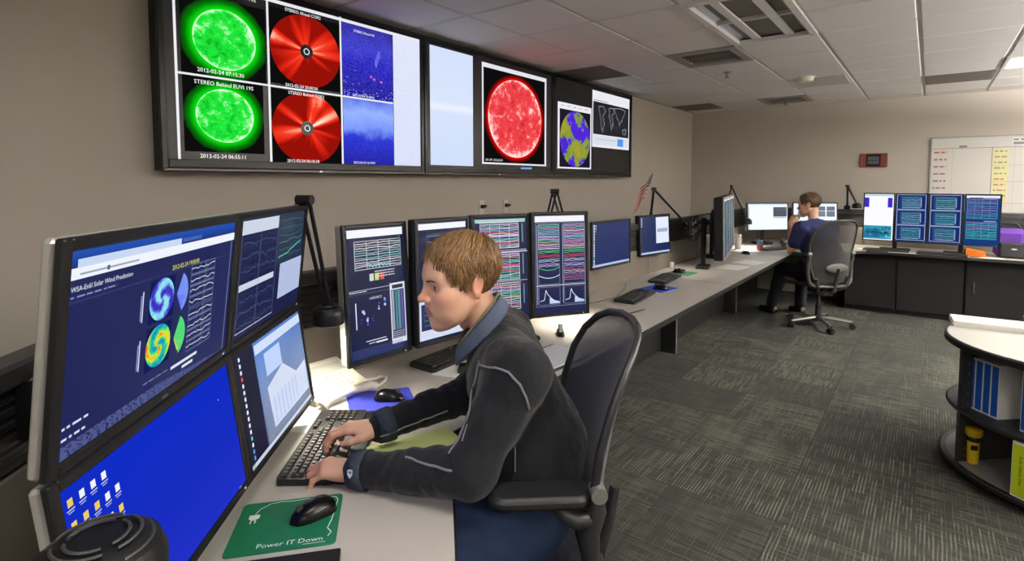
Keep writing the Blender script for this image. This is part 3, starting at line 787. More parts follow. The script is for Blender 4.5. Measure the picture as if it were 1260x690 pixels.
def scrL1(c):
    r = random.Random(9); c.rect(0, 0, 1, 1, srgb(26, 42, 96)); c.up(); icons(c, .03, .93, 1, 15, .05, .062, .012, r, False); icons(c, .075, .93, 1, 3, .05, .062, .009, r, False); c.rect(0, 0, 1, .05, srgb(168, 186, 224)); c.rect(.66, .68, .67, .69, WW)
def scrL2(c):
    r = random.Random(10); c.rect(0, 0, 1, 1, srgb(26, 40, 88)); c.up(); icons(c, .03, .93, 1, 4, .05, .065, .012, r, False); c.rect(0, 0, 1, .045, srgb(180, 200, 236)); c.rect(.53, .26, .985, .97, srgb(226, 234, 250)); c.up(); c.rect(.57, .56, .94, .66, srgb(160, 170, 200))
def scrS(c):
    r = random.Random(11); c.rect(0, 0, 1, 1, srgb(22, 50, 84)); hdr(c, .95)
    for v in (.65, .35, .08): plot(c, .08, v, .92, v + .24, 6, [srgb(80, 190, 160), srgb(90, 140, 190)], r, (3, 4), srgb(60, 110, 130), .03)
def scrF1(c):
    c.rect(0, 0, 1, 1, srgb(240, 250, 252)); c.up(); c.rect(0, .95, 1, 1, srgb(190, 210, 240)); c.rect(.64, .50, .985, .87, srgb(20, 34, 64)); c.rect(.64, .44, .97, .48, srgb(150, 170, 220)); c.rect(0, 0, .04, .9, srgb(190, 205, 220)); c.up()
    plot(c, .68, .54, .95, .84, 3, [srgb(70, 110, 130)], random.Random(1), (4, 4), srgb(44, 70, 100), .04)
def scrF2(c):
    r = random.Random(2); c.rect(0, 0, 1, 1, srgb(236, 244, 252)); c.up(); c.rect(.03, .93, .97, .98, srgb(200, 216, 236))
    for u in (.1, .55, .77): c.rect(u, .45, u + .19, .88, srgb(40, 66, 100)); 
    c.up()
    for u in (.1, .55, .77):
        c.rect(u, .68, u + .19, .70, srgb(220, 230, 240)); plot(c, u + .02, .47, u + .17, .66, 3, [srgb(70, 160, 140)], r, (3, 3), srgb(60, 100, 130), .05)
def scrBa(c):
    r = random.Random(3); c.rect(0, 0, 1, 1, srgb(250, 250, 255)); c.up(); c.rect(0, .95, 1, 1, srgb(190, 215, 225)); c.rect(.0, .71, .16, .92, srgb(54, 20, 200)); c.rect(.80, .71, .96, .92, srgb(54, 20, 200)); c.rect(0, .02, .96, .31, srgb(30, 150, 180)); c.up()
    for i in range(26): c.rect(r.uniform(0, .9), r.uniform(.03, .28), r.uniform(0, .9), r.uniform(.03, .28), srgb(20, 110, 150)) if i < 3 else c.rect((x := r.uniform(.0, .88)), (y := r.uniform(.03, .26)), x + .06, y + .03, r.choice([srgb(130, 220, 235), srgb(20, 90, 120), srgb(16, 40, 70)]))
    c.line([(.02, .16), (.95, .16)], .004, srgb(20, 50, 80)); c.scribble(.2, .14, .85, .04, srgb(16, 40, 60), r)
def scrBb(seed):
    def f(c):
        r = random.Random(seed); c.rect(0, 0, 1, 1, srgb(16, 44, 110)); c.up()
        for k in range(3):
            v = .03 + .325 * k; c.frame(.03, v, .96, v + .31, .004, srgb(190, 205, 225)); c.rect(.12, v + .02, .82, v + .28, srgb(14, 60, 112)); c.up()
            plot(c, .2, v + .06, .78, v + .26, 5, [srgb(60, 190, 190), srgb(60, 180, 130), srgb(150, 200, 220)], r, (3, 4), srgb(60, 140, 170), .03, t=.0022)
            c.line([(.8, v + .05 + .02 * i) if i % 2 else (.82, v + .05 + .02 * i) for i in range(11)], .003, WW); c.scribble(.2, v + .03, .78, .012, srgb(180, 210, 220), r)
    return f
def scrBd(c):
    r = random.Random(14); c.rect(0, 0, 1, 1, srgb(22, 60, 120)); hdr(c, .94)
    for v0, v1, p in ((.53, .92, [srgb(60, 180, 190), srgb(90, 120, 200), srgb(160, 120, 200)]), (.12, .46, [srgb(60, 190, 150), srgb(190, 120, 200), srgb(60, 200, 200)])):
        plot(c, .05, v0, .92, v1, 14, p, r, (4, 5), srgb(110, 180, 200), .015, t=.0022); c.rect(.1, v1 + .012, .5, v1 + .03, srgb(16, 20, 60)); c.rect(.55, v1 + .012, .9, v1 + .03, srgb(170, 150, 220))

ARR = 'four monitors of the near angled array'
mA = monitor(-1.106, .402, 1.308, 42.9, -6.36, .576, .334, 'silver-edged monitor showing the solar wind page, upper left of the near four-screen array', scrA, ARR, bez=.019, deep=.030, logo='DELL')
mB = monitor(-1.104, .404, .978, 42.9, 7.5, .576, .325, 'silver-edged monitor with a plain blue desktop and icons, lower left of the near array', scrB, ARR, bez=.019, deep=.030)
mC = monitor(-1.471, .807, 1.308, 41.07, -6.36, .513, .334, 'monitor with dark plot windows, upper right of the near four-screen array', scrC, ARR, bez=.017, deep=.030)
mD = monitor(-1.469, .809, .978, 41.07, 7.5, .513, .325, 'monitor with a pale blue window, lower right of the near array, above the keyboard', scrD, ARR, bez=.017, deep=.030)
ROW = 'upright monitors in the row behind the seated man'
monitor(-1.648, 1.315, 1.132, -2.1, 3.3, .296, .52, 'upright monitor with a white-gridded plot and table, leftmost of the row behind the man', scrP1, ROW, bez=.016)
monitor(-1.594, 1.612, 1.139, -5.2, 1.2, .296, .52, 'upright monitor half hidden behind the near man\'s face, second in the row', scrP2, ROW, bez=.016, silver=False)
monitor(-1.605, 2.013, 1.134, -25, 3.8, .315, .52, 'upright monitor with three striped plots, just right of the near man\'s head', scrP3, ROW, bez=.016, silver=False)
monitor(-1.443, 2.279, 1.14, -32.4, 2.9, .314, .52, 'upright monitor with two columns of coloured traces, rightmost of the row', scrP4, ROW, bez=.016, silver=False)
monitor(-1.712, 3.355, 1.126, -4.8, .6, .50, .32, 'landscape monitor with a plain navy desktop, just past the upright row', scrL1, None, bez=.016)
monitor(-1.871, 4.482, 1.088, -11, 2.9, .46, .35, 'squarer monitor with navy desktop and one white window, below the small flag', scrL2, None, bez=.016, silver=False)
for k in range(4):
    a = R(12); dx, dy = -math.sin(a), math.cos(a); s = .165 + .328 * k
    nm = ['upright monitor seen edge-on, nearest of the far left array', 'upright monitor seen edge-on, second of the far left array', 'upright monitor seen edge-on, third of the far left array', 'upright monitor seen edge-on, farthest of the far left array'][k]
    monitor(-1.405 + dx * s, 4.86 + dy * s, 1.13, 12, 1.5, .325, .56, nm, scrS, 'edge-on monitors of the far left array', deep=.085, bez=.014, silver=False, bezm=SILV)
monitor(-1.62, 7.46, 1.10, -44, 3.2, .57, .355, 'bright landscape monitor with a dark inset plot, left of the far man', scrF1, 'bright monitors in front of the far man', bez=.014)
monitor(-1.133, 7.746, 1.122, -65.5, 6.6, .52, .325, 'bright landscape monitor partly hidden by the far man\'s head', scrF2, 'bright monitors in front of the far man', bez=.014)
BK = 'upright monitors on the back counter'
for k, (x, f, lb) in enumerate(((-.466, scrBa, 'upright monitor with a white page and blue corners, leftmost on the back counter'), (-.157, scrBb(1), 'upright monitor with three dark plots, second on the back counter'),
                     (.151, scrBb(2), 'upright monitor with three dark plots, third on the back counter'), (.46, scrBd, 'upright monitor with two dense teal and purple plots, rightmost on the back counter'))):
    monitor(x, 7.70, 1.131, -90, 0, .307, .563, lb, f, BK, bez=.012)
# ------------------------------------------------------------------ desks
DZ = .74
LAM = mat('grey_laminate', srgb(186, 180, 172), .38, var=.035, scale=12)
EDGE = mat('black_edge', srgb(22, 22, 22), .45)
PANEL = mat('console_panel', srgb(120, 112, 102), .7, var=.04, scale=8, bump=.1)
SLOT = mat('slat_black', srgb(28, 27, 28), .5)
RAILM = mat('rail_metal', srgb(66, 64, 66), .4, metal=.4)
DARKCAB = mat('dark_cabinet', srgb(14, 13, 13), .6, var=.1)
outline = [(-1.93, .76), (-1.93, 8.22), (3.2, 8.22), (3.2, 7.52), (-.56, 7.52), (-1.2, 6.8), (-1.2, 1.235), (-.16, .195), (-.16, -.4), (-.80, -.4)]
desk = empty('console_desk', (-1.5, 3.5, 0), 0, 'long grey laminate console desk running along the left and back walls', 'desk')
def dpoly(pts): return [(x + 1.5, y - 3.5) for x, y in pts]
MB().prism(dpoly(outline), DZ - .028, DZ).build('worktop', LAM, desk)
# black edge strip along the user side
b = MB()
edge = [(3.2, 7.52), (-.56, 7.52), (-1.2, 6.8), (-1.2, 1.235), (-.16, .195), (-.16, -.4)]
for (p, q) in zip(edge[:-1], edge[1:]):
    p = Vector((p[0] + 1.5, p[1] - 3.5, DZ - .016)); q = Vector((q[0] + 1.5, q[1] - 3.5, DZ - .016)); d = (q - p); n = Vector((d.y, -d.x, 0)).normalized()
    b.box((p + q) / 2 - n * -.004 if False else (p + q) / 2, (d.length + .006, .010, .031), math.atan2(d.y, d.x))
b.build('edge_strip', EDGE, desk)
for y in (2.62, 4.4, 6.1):                       # seams between worktop lengths
    MB().box((-1.565 + 1.5, y - 3.5, DZ + .0002), (.725, .0022, .0006)).build('seam', EDGE, desk)
for y in (1.6, 4.71, 6.62):
    g = MB().box((-1.835 + 1.5, y - 3.5, (DZ - .03) / 2), (.16, .022, DZ - .03)).build('support_panel', DARKCAB, desk)
    MB().box((.081, 0, 0), (.006, .024, DZ - .032)).build('edge_band', mat('pale_edge', srgb(120, 118, 114), .5), g, M=Matrix.Translation((-1.835 + 1.5, y - 3.5, (DZ - .03) / 2)))
for (y0, y1) in ((1.0, 4.70), (4.72, 6.61), (6.63, 8.2)):
    MB().box((-1.9 + 1.5, (y0 + y1) / 2 - 3.5, .37), (.02, y1 - y0 - .01, .70)).build('modesty_panel', DARKCAB, desk)
# partition that carries the slatted rail, along the left run and across the near corner
def partition(name, p, q, label):
    p = Vector((*p, 0)); q = Vector((*q, 0)); d = q - p; L = d.length
    t = empty(name, (p + q) / 2, math.atan2(d.y, d.x), label, 'partition', 'slatted console partitions')
    n = max(1, round(L / 1.2))
    for k in range(n):
        MB().box((-L / 2 + (k + .5) * L / n, 0, (.03 + .965) / 2), (L / n - .006, .05, .935), bev=.004).build('lower_panel', PANEL, t)
    for k in range(6):
        MB().box((0, .0, .982 + .027 * k), (L, .045, .020), bev=.004).build('slat', SLOT, t)
    MB().box((0, .004, 1.055), (L, .03, .16)).build('slat_back', EDGE, t)
    MB().box((0, 0, 1.163), (L, .075, .05), bev=.008).build('top_rail', RAILM, t)
    return t
partition('partition', (-1.965, 8.24), (-1.965, .76), 'slatted black-topped partition behind the left row of monitors')
partition('partition', (-1.98, .745), (-.80, -.435), 'slatted partition across the near corner behind the four-screen array')
partition('partition', (3.2, 8.25), (-1.93, 8.25), 'slatted partition behind the back counter monitors')
# base cabinets under the back counter
def cabinet(x0, x1, label, handle=None):
    w = x1 - x0
    t = empty('base_cabinet', ((x0 + x1) / 2, 7.92, 0), 0, label, 'cabinet', 'dark cabinets under the back counter')
    MB().box((0, .02, .38), (w, .52, .66)).build('body', DARKCAB, t)
    MB().box((0, .05, .03), (w, .5, .05)).build('plinth', EDGE, t)
    d = MB().box((0, -.253, .385), (w - .014, .022, .64), bev=.003).build('door', mat('cabinet_door', srgb(15, 14, 14), .6, var=.06, spec=.3), t)
    if handle is not None:
        h = MB().tube([(handle, -.266, .46), (handle, -.29, .445), (handle, -.292, .39), (handle, -.29, .335), (handle, -.266, .32)], .007, 8).build('handle', mat('brushed_steel', srgb(150, 150, 150), .3, metal=.9), d)
cabinet(-.78, -.27, 'dark cabinet under the back counter, behind the far chair')
cabinet(-.265, .335, 'dark cabinet under the back counter, middle one without handle')
cabinet(.345, 1.0, 'dark cabinet with a steel handle under the back counter', -.255)
cabinet(1.01, 1.7, 'dark cabinet under the back counter, outermost right', -.255)

# ------------------------------------------------------------------ monitor stands
def stand(loc, rz, label, bars, cols, base=(.3, .24), group='monitor stands', basez=DZ):
    t = empty('monitor_stand', loc, rz, label, 'stand', group)
    for (x, y, top) in cols:
        MB().box((x, y, .012), (base[0], base[1], .024), bev=.008).build('base', BLK, t)
        MB().cyl((x, y, .02), (x, y, top), .022, n=14).build('column', BLK, t)
    for (p, q) in bars: MB().tube([p, q], .018, 10).build('arm', BLK, t)
    return t
n43 = Vector((math.cos(R(42)), math.sin(R(42)), 0))
jc = Vector((-1.316, .601, DZ)) - n43 * .20
t = stand(jc, R(42 + 90), 'black pole stand carrying the near four-screen array', [((-.30, -.075, .57), (.30, -.075, .57)), ((-.30, -.075, .24), (.30, -.075, .24)), ((0, 0, .57), (0, -.075, .57)), ((0, 0, .24), (0, -.075, .24))], [(0, 0, .68)], (.22, .18))
stand((-1.925, 1.45, 1.13), R(90), 'black wall arm behind the two left upright monitors', [((-.14, .0, 0), (-.13, -.15, 0)), ((.14, 0, 0), (.15, -.19, 0)), ((-.2, 0, 0), (.2, 0, 0))], [])
stand((-1.665, 2.17, DZ), R(62), 'black stand with a foot showing under the right upright monitors', [((-.2, -.03, .40), (.2, -.05, .40)), ((0, 0, .40), (0, -.04, .40))], [(0, .01, .45)], (.26, .17))
stand((-1.925, 3.355, 1.12), R(90), 'black arm carrying the plain navy landscape monitor', [((0, 0, 0), (0, -.10, 0)), ((-.06, 0, 0), (.06, 0, 0))], [])
stand((-1.925, 4.48, 1.08), R(85), 'black arm carrying the squarer navy monitor', [((-.08, 0, 0), (.08, 0, 0))], [])
stand((-1.765, 5.6, DZ), R(102), 'black rail of monitor arms behind the far edge-on array', [((-.6, -.09, .40), (.6, -.09, .40)), ((-.5, 0, .45), (-.5, -.09, .40)), ((.3, 0, .45), (.3, -.09, .40)), ((-1.0, .05, .34), (.35, .05, .34)), ((-1.0, .05, .42), (-.2, .05, .42)), ((-.95, .05, .30), (-.95, .05, .46)), ((-.75, .05, .28), (-.75, .05, .48)), ((-.68, .05, .28), (-.68, .05, .50))], [(-.5, 0, .47), (.3, 0, .47)], (.2, .12))
stand((-1.70, 7.54, DZ), R(46), 'black stand of the bright monitor left of the far man', [((0, 0, .36), (0, -.05, .36))], [(0, 0, .40)], (.22, .16))
stand((-1.18, 7.86, DZ), R(24), 'black stand of the bright monitor behind the far man', [((0, 0, .38), (0, -.05, .38))], [(0, 0, .42)], (.22, .16))
stand((-.003, 7.81, DZ), 0, 'black stand with four arms behind the back counter monitors', [((-.5, -.03, .39), (.5, -.03, .39))], [(-.3, .0, .42), (.3, .0, .42)], (.3, .14))

# ------------------------------------------------------------------ task lamps
def lamp(base, apex, head, label, power=0, name='task_lamp', hr=.052, tilt=0, facedir=None):
    base = Vector(base)
    t = empty(name, base, 0, label, 'lamp', 'black jointed task lamps')
    a = Vector(apex) - base; h = Vector(head) - base
    MB().box((0, 0, .02), (.07, .06, .05), bev=.008).cyl((0, 0, .03), (0, 0, .08), .014).build('clamp', BLK, t)
    f = MB()
    side = (h - a).cross(Vector((0, 0, 1))); side = side.normalized() * .012 if side.length > 1e-4 else Vector((.012, 0, 0))
    z0 = Vector((0, 0, .07))
    f.tube([z0 + side, a + side], .0075, 8).tube([z0 - side, a - side], .0075, 8)
    f.build('lower_arm', BLK, t)
    f = MB(); f.tube([a + side * 1.3, h + side * .8 + Vector((0, 0, .03))], .007, 8).tube([a - side * 1.3, h - side * .8 + Vector((0, 0, .03))], .007, 8); f.build('upper_arm', BLK, t)
    MB().cyl(a - side * 2.2, a + side * 2.2, .016, n=14).build('elbow_joint', BLK, t)
    M = Matrix.Translation(h) @ Matrix.Rotation(tilt, 4, Vector(facedir) if facedir else 'X')
    s = MB().lathe([(hr * .30, .045), (hr * .62, .043), (hr * .9, .032), (hr, .012), (hr, -.018), (hr * .93, -.02), (hr * .86, .006), (hr * .5, .02)], 28, M, caps=False)
    s.add([M @ Vector((hr * .3 * math.cos(k * PI / 8), hr * .3 * math.sin(k * PI / 8), .045)) for k in range(16)], [list(range(16))])
    sh = s.build('lamp_shade', BLK, t, smooth=True)
    v = MB()
    for rr in (.45, .62, .79):
        for q in range(3):
            pts = [M @ Vector((hr * rr * math.cos(R(120 * q + a2)), hr * rr * math.sin(R(120 * q + a2)), .0475 - .012 * max(0, rr - .6) / .2)) for a2 in range(10, 111, 10)]
            v.tube(pts, .0022, 5)
    v.build('vent_rib', DGREY, sh)
    if power:
        MB().lathe([(hr * .7, -.006), (hr * .7, -.002)], 20, M).build('bulb_disc', mat('lit_bulb', (1, .95, .85), .4, emit=(1, .93, .8), es=18), t)
        l = bpy.data.lights.new('task_light', 'SPOT'); l.energy = power; l.color = (1, .92, .78); l.spot_size = R(125); l.spot_blend = .6; l.shadow_soft_size = .03
        o = bpy.data.objects.new('task_light', l); COL.objects.link(o); o.parent = t; o.matrix_local = M @ Matrix.Translation((0, 0, -.03))
    return t
lamp((-1.93, .97, 1.19), (-1.60, .985, 1.49), (-1.655, 1.10, 1.07), 'black task lamp between the near array and the upright monitors, lit', 9)
lamp((-.86, -.22, DZ), (-.66, -.02, .96), (-.773, .194, 1.080), 'black vented lamp head in the bottom left foreground', 0, hr=.071)
lamp((-1.965, 2.93, 1.19), (-1.93, 2.97, 1.485), (-1.58, 2.66, 1.02), 'black task lamp behind the rightmost upright monitor, lit', 9.5)
lamp((-1.965, 4.60, 1.19), (-1.95, 4.62, 1.48), (-1.70, 4.85, 1.10), 'black task lamp beside the small flag', 2.5)
lamp((-1.965, 6.90, 1.19), (-1.93, 6.94, 1.49), (-1.74, 6.96, 1.05), 'black task lamp over the lit papers left of the far man', 14)
lamp((-.84, 8.24, 1.19), (-.83, 8.1, 1.49), (-.72, 8.06, 1.23), 'black task lamp at the left end of the back counter', 8)

# ------------------------------------------------------------------ desk things
KEYC = mat('key_cap', srgb(48, 46, 46), .5); KEYL = mat('key_cap_worn', srgb(66, 60, 56), .4)
def keyboard(x, y, rz, label, single=False, palm=.0, w=.445, d=.15, tilt=2, group=None):
    t = empty('keyboard', (x, y, DZ + .001), rz, label, 'keyboard', group)
    M = Matrix.Rotation(R(tilt), 4, 'X')
    MB().prism(rrect(w, d, .012), .0, .017, M).build('case', mat('keyboard_case', srgb(30, 29, 30), .4), t)
    if palm: MB().prism([(a, b2 - d / 2 - palm / 2 + .004) for a, b2 in rrect(w, palm, .014)], .0, .010).build('palm_rest', BLK, t)
    p = .0188
    keys = []
    x0 = -w / 2 + .016
    rows = [(d / 2 - .018, [1] * 13), (d / 2 - .018 - p * 1.25, [1] * 13 + [2]), (d / 2 - .018 - p * 2.25, [1.5] + [1] * 12 + [1.5]), (d / 2 - .018 - p * 3.25, [1.75] + [1] * 11 + [2.25]),
            (d / 2 - .018 - p * 4.25, [2.25] + [1] * 10 + [2.75]), (d / 2 - .018 - p * 5.25, [1.5, 1, 1.5, 6, 1.5, 1, 1.5])]
    for ry, ks in rows:
        cx = x0
        for k in ks: keys.append((cx + k * p / 2, ry, k * p)); cx += k * p
    for ry in range(5): 
        for kx in range(3):
            if ry in (2,) : continue
            keys.append((x0 + 15.3 * p + kx * p, rows[ry + 1][0] if ry else rows[0][0], p))
    for ry in range(1, 6):
        for kx in range(4): keys.append((x0 + 18.6 * p + kx * p, rows[ry][0], p))
    keys = [k for k in keys if k[0] < w / 2 - .008]
    if single:
        shared = {}
        for (kx, ky, kw) in keys:
            q = round(kw, 4)
            if q not in shared:
                b = MB(); a, c2 = (kw - .0025) / 2, (p - .0025) / 2
                vs = [(-a, -c2, 0), (a, -c2, 0), (a, c2, 0), (-a, c2, 0), (-a + .003, -c2 + .002, .009), (a - .003, -c2 + .002, .009), (a - .003, c2 - .004, .009), (-a + .003, c2 - .004, .009)]
                b.add(vs, [(4, 5, 6, 7), (0, 1, 5, 4), (1, 2, 6, 5), (2, 3, 7, 6), (3, 0, 4, 7)]); o = b.build('key', KEYL, t); shared[q] = o
            else: o = shared[q].copy(); COL.objects.link(o); o.parent = t
            o.matrix_local = M @ Matrix.Translation((kx, ky, .0165))
        pr = MB(); pr.cur = srgb(190, 190, 186); rr = random.Random(3)
        for (kx, ky, kw) in keys:
            if kw < .02:
                vs, fs = text_geo(rr.choice('ABCDEFGHJKLMNPRSTUVWXYZ'), .0065, 'CENTER'); pr.add([M @ Vector((kx + a - .002, ky + b2 - .002, .0258)) for a, b2 in vs], fs)
        pr.build('key_legend', attr_mat('print', .5), t)
    else:
        b = MB()
        for (kx, ky, kw) in keys: b.box((kx, ky, .020), (kw - .004, p - .004, .008), M=M)
        tag(b.build('keys', KEYC, t), kind='stuff')
    return t
def mouse(x, y, rz, label, z=DZ + .003, group=None):
    t = empty('computer_mouse', (x, y, z), rz, label, 'mouse', group)
    b = MB(); n, m = 16, 12
    vs = []; L, W, H = .058, .032, .036
    for i in range(m + 1):
        s = -1 + 2 * i / m; w = W * (1 - abs(s) ** 3.2) ** .5 * (1 - .08 * s) if abs(s) < 1 else .0008; h = H * max(.03, (1 - abs(s) ** 2.4)) ** .6 * (1 - .22 * s)
        for k in range(n + 1):
            a = PI * k / n; vs.append((math.cos(a) * w, s * L, .001 + math.sin(a) ** .8 * h))
    fs = [(i * (n + 1) + k, i * (n + 1) + k + 1, (i + 1) * (n + 1) + k + 1, (i + 1) * (n + 1) + k) for i in range(m) for k in range(n)]
    b.add(vs, fs); b.add([vs[i * (n + 1)] for i in range(m + 1)] + [vs[i * (n + 1) + n] for i in range(m + 1)], [(i, i + 1, m + 2 + i, m + 1 + i) for i in range(m)])
    b.build('body', BLKG, t, smooth=True, sharp=60)
    MB().cyl((-.004, .034, .0295), (.004, .034, .0295), .008, n=14).build('wheel', DGREY, t)
    MB().tube([(0, -.002 + .003 * k * 4, .0385 - .0006 * (k ** 2) * .55) for k in range(5)], .0008, 4).build('button_seam', EDGE, t)
    return t
def slab(name, x, y, rz, w, d, h, m, label, cat, z=DZ, group=None, r=.004):
    b = MB().prism(rrect(w, d, r), 0, h)
    o = b.build(name, m); o.location = (x, y, z); o.rotation_euler = (0, 0, rz)
    return tag(o, label, cat, group)
PAPER = mat('white_paper', srgb(232, 230, 224), .8, var=.02)
keyboard(-1.437, .942, R(131.4), 'black keyboard under the near man\'s hands, with worn keys', True, palm=.05, d=.155)
keyboard(-1.715, 1.80, R(93), 'black keyboard partly hidden behind the near man, below the upright monitors')
keyboard(-1.60, 3.50, R(95), 'black keyboard in front of the plain navy landscape monitor', group=None)
keyboard(-1.705, 4.30, R(95), 'black keyboard in front of the squarer monitor, beyond the blue mouse pad')
keyboard(-1.42, 7.02, R(60), 'black keyboard before the far man\'s left bright monitor')
keyboard(-.38, 7.60, R(2), 'black keyboard at the left end of the back counter')
keyboard(.13, 7.60, R(-2), 'black keyboard on the back counter under the third monitor')
# green mouse pad with its print
t = empty('mouse_pad', (-1.176, .66, DZ), R(50), 'green mouse pad printed with a plug and cord and Power IT Down', 'mouse pad')
MB().prism(rrect(.235, .20, .012), .0003, .003).build('pad', mat('green_rubber', srgb(14, 110, 74), .6, var=.05), t)
pr = MB(); pr.cur = srgb(235, 240, 236); Z = .0033
def strip(pts, w):
    for (a, b2) in zip(pts[:-1], pts[1:]):
        d = Vector((b2[0] - a[0], b2[1] - a[1])); n = Vector((-d.y, d.x)).normalized() * w / 2
        pr.add([(a[0] - n.x, a[1] - n.y, Z), (b2[0] - n.x, b2[1] - n.y, Z), (b2[0] + n.x, b2[1] + n.y, Z), (a[0] + n.x, a[1] + n.y, Z)], [(0, 1, 2, 3)])
vs, fs = text_geo('Power IT Down', .0215, 'LEFT'); pr.add([(a - .053, b2 - .083, Z) for a, b2 in vs], fs)
strip([(.046, -.089), (.094, -.089)], .0015)
strip([(.098, -.070), (.104, -.056), (.094, -.04), (.100, -.01), (.105, .04), (.107, .075), (.1, .088), (.084, .092), (.06, .09), (.03, .093), (0, .09), (-.03, .094), (-.055, .088), (-.075, .07), (-.082, .05)], .0022)
pr.add([(-.094, .048, Z), (-.070, .048, Z), (-.070, .034, Z), (-.078, .026, Z), (-.086, .026, Z), (-.094, .034, Z)], [(5, 4, 3, 2, 1, 0)])
for q in (-.088, -.078): pr.add([(q, .026, Z), (q + .003, .026, Z), (q + .003, .014, Z), (q, .014, Z)], [(0, 1, 2, 3)])
pr.build('print', attr_mat('print', .5), t)
mouse(-1.155, .715, R(172), 'black computer mouse on the green mouse pad', DZ + .0035)
slab('mouse_pad', -1.578, 1.262, R(58), .235, .19, .003, mat('blue_rubber', srgb(58, 64, 178), .6, var=.05), 'dark blue mouse pad beside the phone, left of the near man', 'mouse pad', DZ + .0004, r=.012)
mouse(-1.56, 1.285, R(-55), 'black computer mouse on the dark blue pad beside the phone', DZ + .004)
slab('mouse_pad', -1.60, 3.90, R(80), .24, .20, .003, mat('royal_blue_rubber', srgb(20, 70, 190), .6), 'bright blue mouse pad between the two middle keyboards', 'mouse pad', DZ + .0004, r=.012)
mouse(-1.57, 3.87, R(95), 'black computer mouse on the bright blue pad', DZ + .004)
slab('mouse_pad', -1.71, 4.70, R(85), .2, .2, .003, mat('teal_green_rubber', srgb(30, 120, 84), .6), 'far green mouse pad beyond the second middle keyboard', 'mouse pad', DZ + .0004, r=.012)
mouse(-1.73, 4.68, R(110), 'black computer mouse on the far green pad', DZ + .004)
mouse(-1.60, 6.36, R(50), 'black computer mouse lying by the lit papers near the far man', DZ + .001)
slab('notepad', -1.205, 1.095, R(69), .27, .15, .008, mat('yellow_green_paper', srgb(206, 216, 140), .75, var=.04), 'yellow-green legal notepad between the near man\'s arms', 'notepad')
slab('notebook', -.99, .52, R(50), .24, .2, .012, BLK, 'black notebook at the desk edge below the green mouse pad', 'notebook')
slab('paper_sheet', -1.60, 1.085, R(25), .21, .28, .002, PAPER, 'white sheet under the far end of the near keyboard', 'paper')
slab('paper_card', -1.60, 1.66, R(20), .12, .16, .002, PAPER, 'white card behind the near man by the hidden keyboard', 'paper')
t = empty('portable_phone', (-1.56, 1.69, DZ + .0025), R(40), 'small dark handset lying on the white card', 'phone')
MB().prism(rrect(.045, .10, .008), 0, .014).build('body', DGREY, t); MB().prism(rrect(.034, .04, .004), .0142, .0152, Matrix.Translation((0, .02, 0))).build('screen', BLKG, t)
# phone
t = empty('desk_phone', (-1.83, 1.20, DZ), R(90), 'cream desk phone with its handset under the lit lamp', 'phone')
CREAM = mat('cream_phone', srgb(226, 220, 204), .45)
b = MB(); vs = [(-.12, -.12, 0), (.12, -.12, 0), (.12, .12, 0), (-.12, .12, 0), (-.12, -.12, .025), (.12, -.12, .025), (.12, .10, .085), (-.12, .10, .085), (-.12, .12, .08), (.12, .12, .08)]
b.add(vs, [(0, 3, 2, 1), (0, 1, 5, 4), (4, 5, 6, 7), (7, 6, 9, 8), (8, 9, 2, 3), (1, 2, 9, 6, 5), (0, 4, 7, 8, 3)]); b.build('body', CREAM, t, bevel=.006)
sl = math.atan2(.06, .22)
FM = Matrix.Translation((0, -.12, .0255)) @ Matrix.Rotation(sl, 4, 'X')
MB().box((.03, .165, .0015), (.14, .06, .003), M=FM).build('display', mat('phone_lcd', srgb(190, 192, 180), .3), t)
key = None
for i in range(3):
    for j in range(4):
        if key is None: key = MB().box((0, 0, .003), (.018, .013, .006), bev=.002).build('button', mat('phone_button', srgb(196, 190, 176), .5), t); o = key
        else: o = key.copy(); COL.objects.link(o); o.parent = t
        o.matrix_local = FM @ Matrix.Translation((.0 + .026 * i, .035 + .024 * j, 0))
hs = MB().tube([(-.115, -.150, .012), (-.09, -.148, .026), (0, -.147, .033), (.09, -.148, .026), (.115, -.150, .012)], [.02, .019, .014, .019, .02], 12)
hs.build('handset', CREAM, t, smooth=True)
MB().tube([(.12, -.15, .012), (.15, -.14, .01), (.19, -.12, .01), (.215, -.095, .012), (.205, -.075, .012), (.18, -.075, .01), (.15, -.06, .01), (.12, -.04, .01)], .006, 8).build('cord', CREAM, t, smooth=True)
MB().box((-.07, .03, .052), (.05, .1, .02), M=None).build('cradle', CREAM, t)
# open folder, small device, loose cable and papers beyond the man
t = empty('folder', (-1.345, 2.06, DZ), R(86), 'black folder open on pale sheets at the desk edge behind the near man', 'folder')
MB().prism(rrect(.31, .24, .01), 0, .006).build('cover', EDGE, t); MB().prism(rrect(.27, .2, .004), .0062, .014, Matrix.Translation((0, -.006, 0))).build('sheets', mat('pale_sheets', srgb(196, 200, 206), .6), t)
t = empty('stapler', (-1.53, 2.42, DZ), R(35), 'small black stapler lying right of the upright monitors', 'stapler')
MB().prism(rrect(.036, .13, .012), 0, .012).build('base', BLK, t)
MB().box((0, -.004, .027), (.026, .12, .014), M=Matrix.Rotation(R(8), 4, 'X'), bev=.005).build('arm', BLK, t); MB().box((0, .05, .016), (.022, .02, .004)).build('anvil', MATS['brushed_steel'], t)
slab('paper_sheet', -1.62, 2.55, R(60), .10, .20, .002, PAPER, 'white slip on the brightly lit desk by the stapler', 'paper')
c = MB().tube([(-1.50, 2.75, DZ + .004), (-1.45, 2.95, DZ + .004), (-1.40, 3.2, DZ + .004), (-1.42, 3.02, DZ + .004), (-1.30, 2.8, DZ + .004), (-1.21, 2.74, DZ + .004)], .0025, 6)
tag(c.build('cable', mat('grey_cable', srgb(90, 88, 84), .5), smooth=True), 'thin grey cable on the desk beyond the near chair', 'cable')
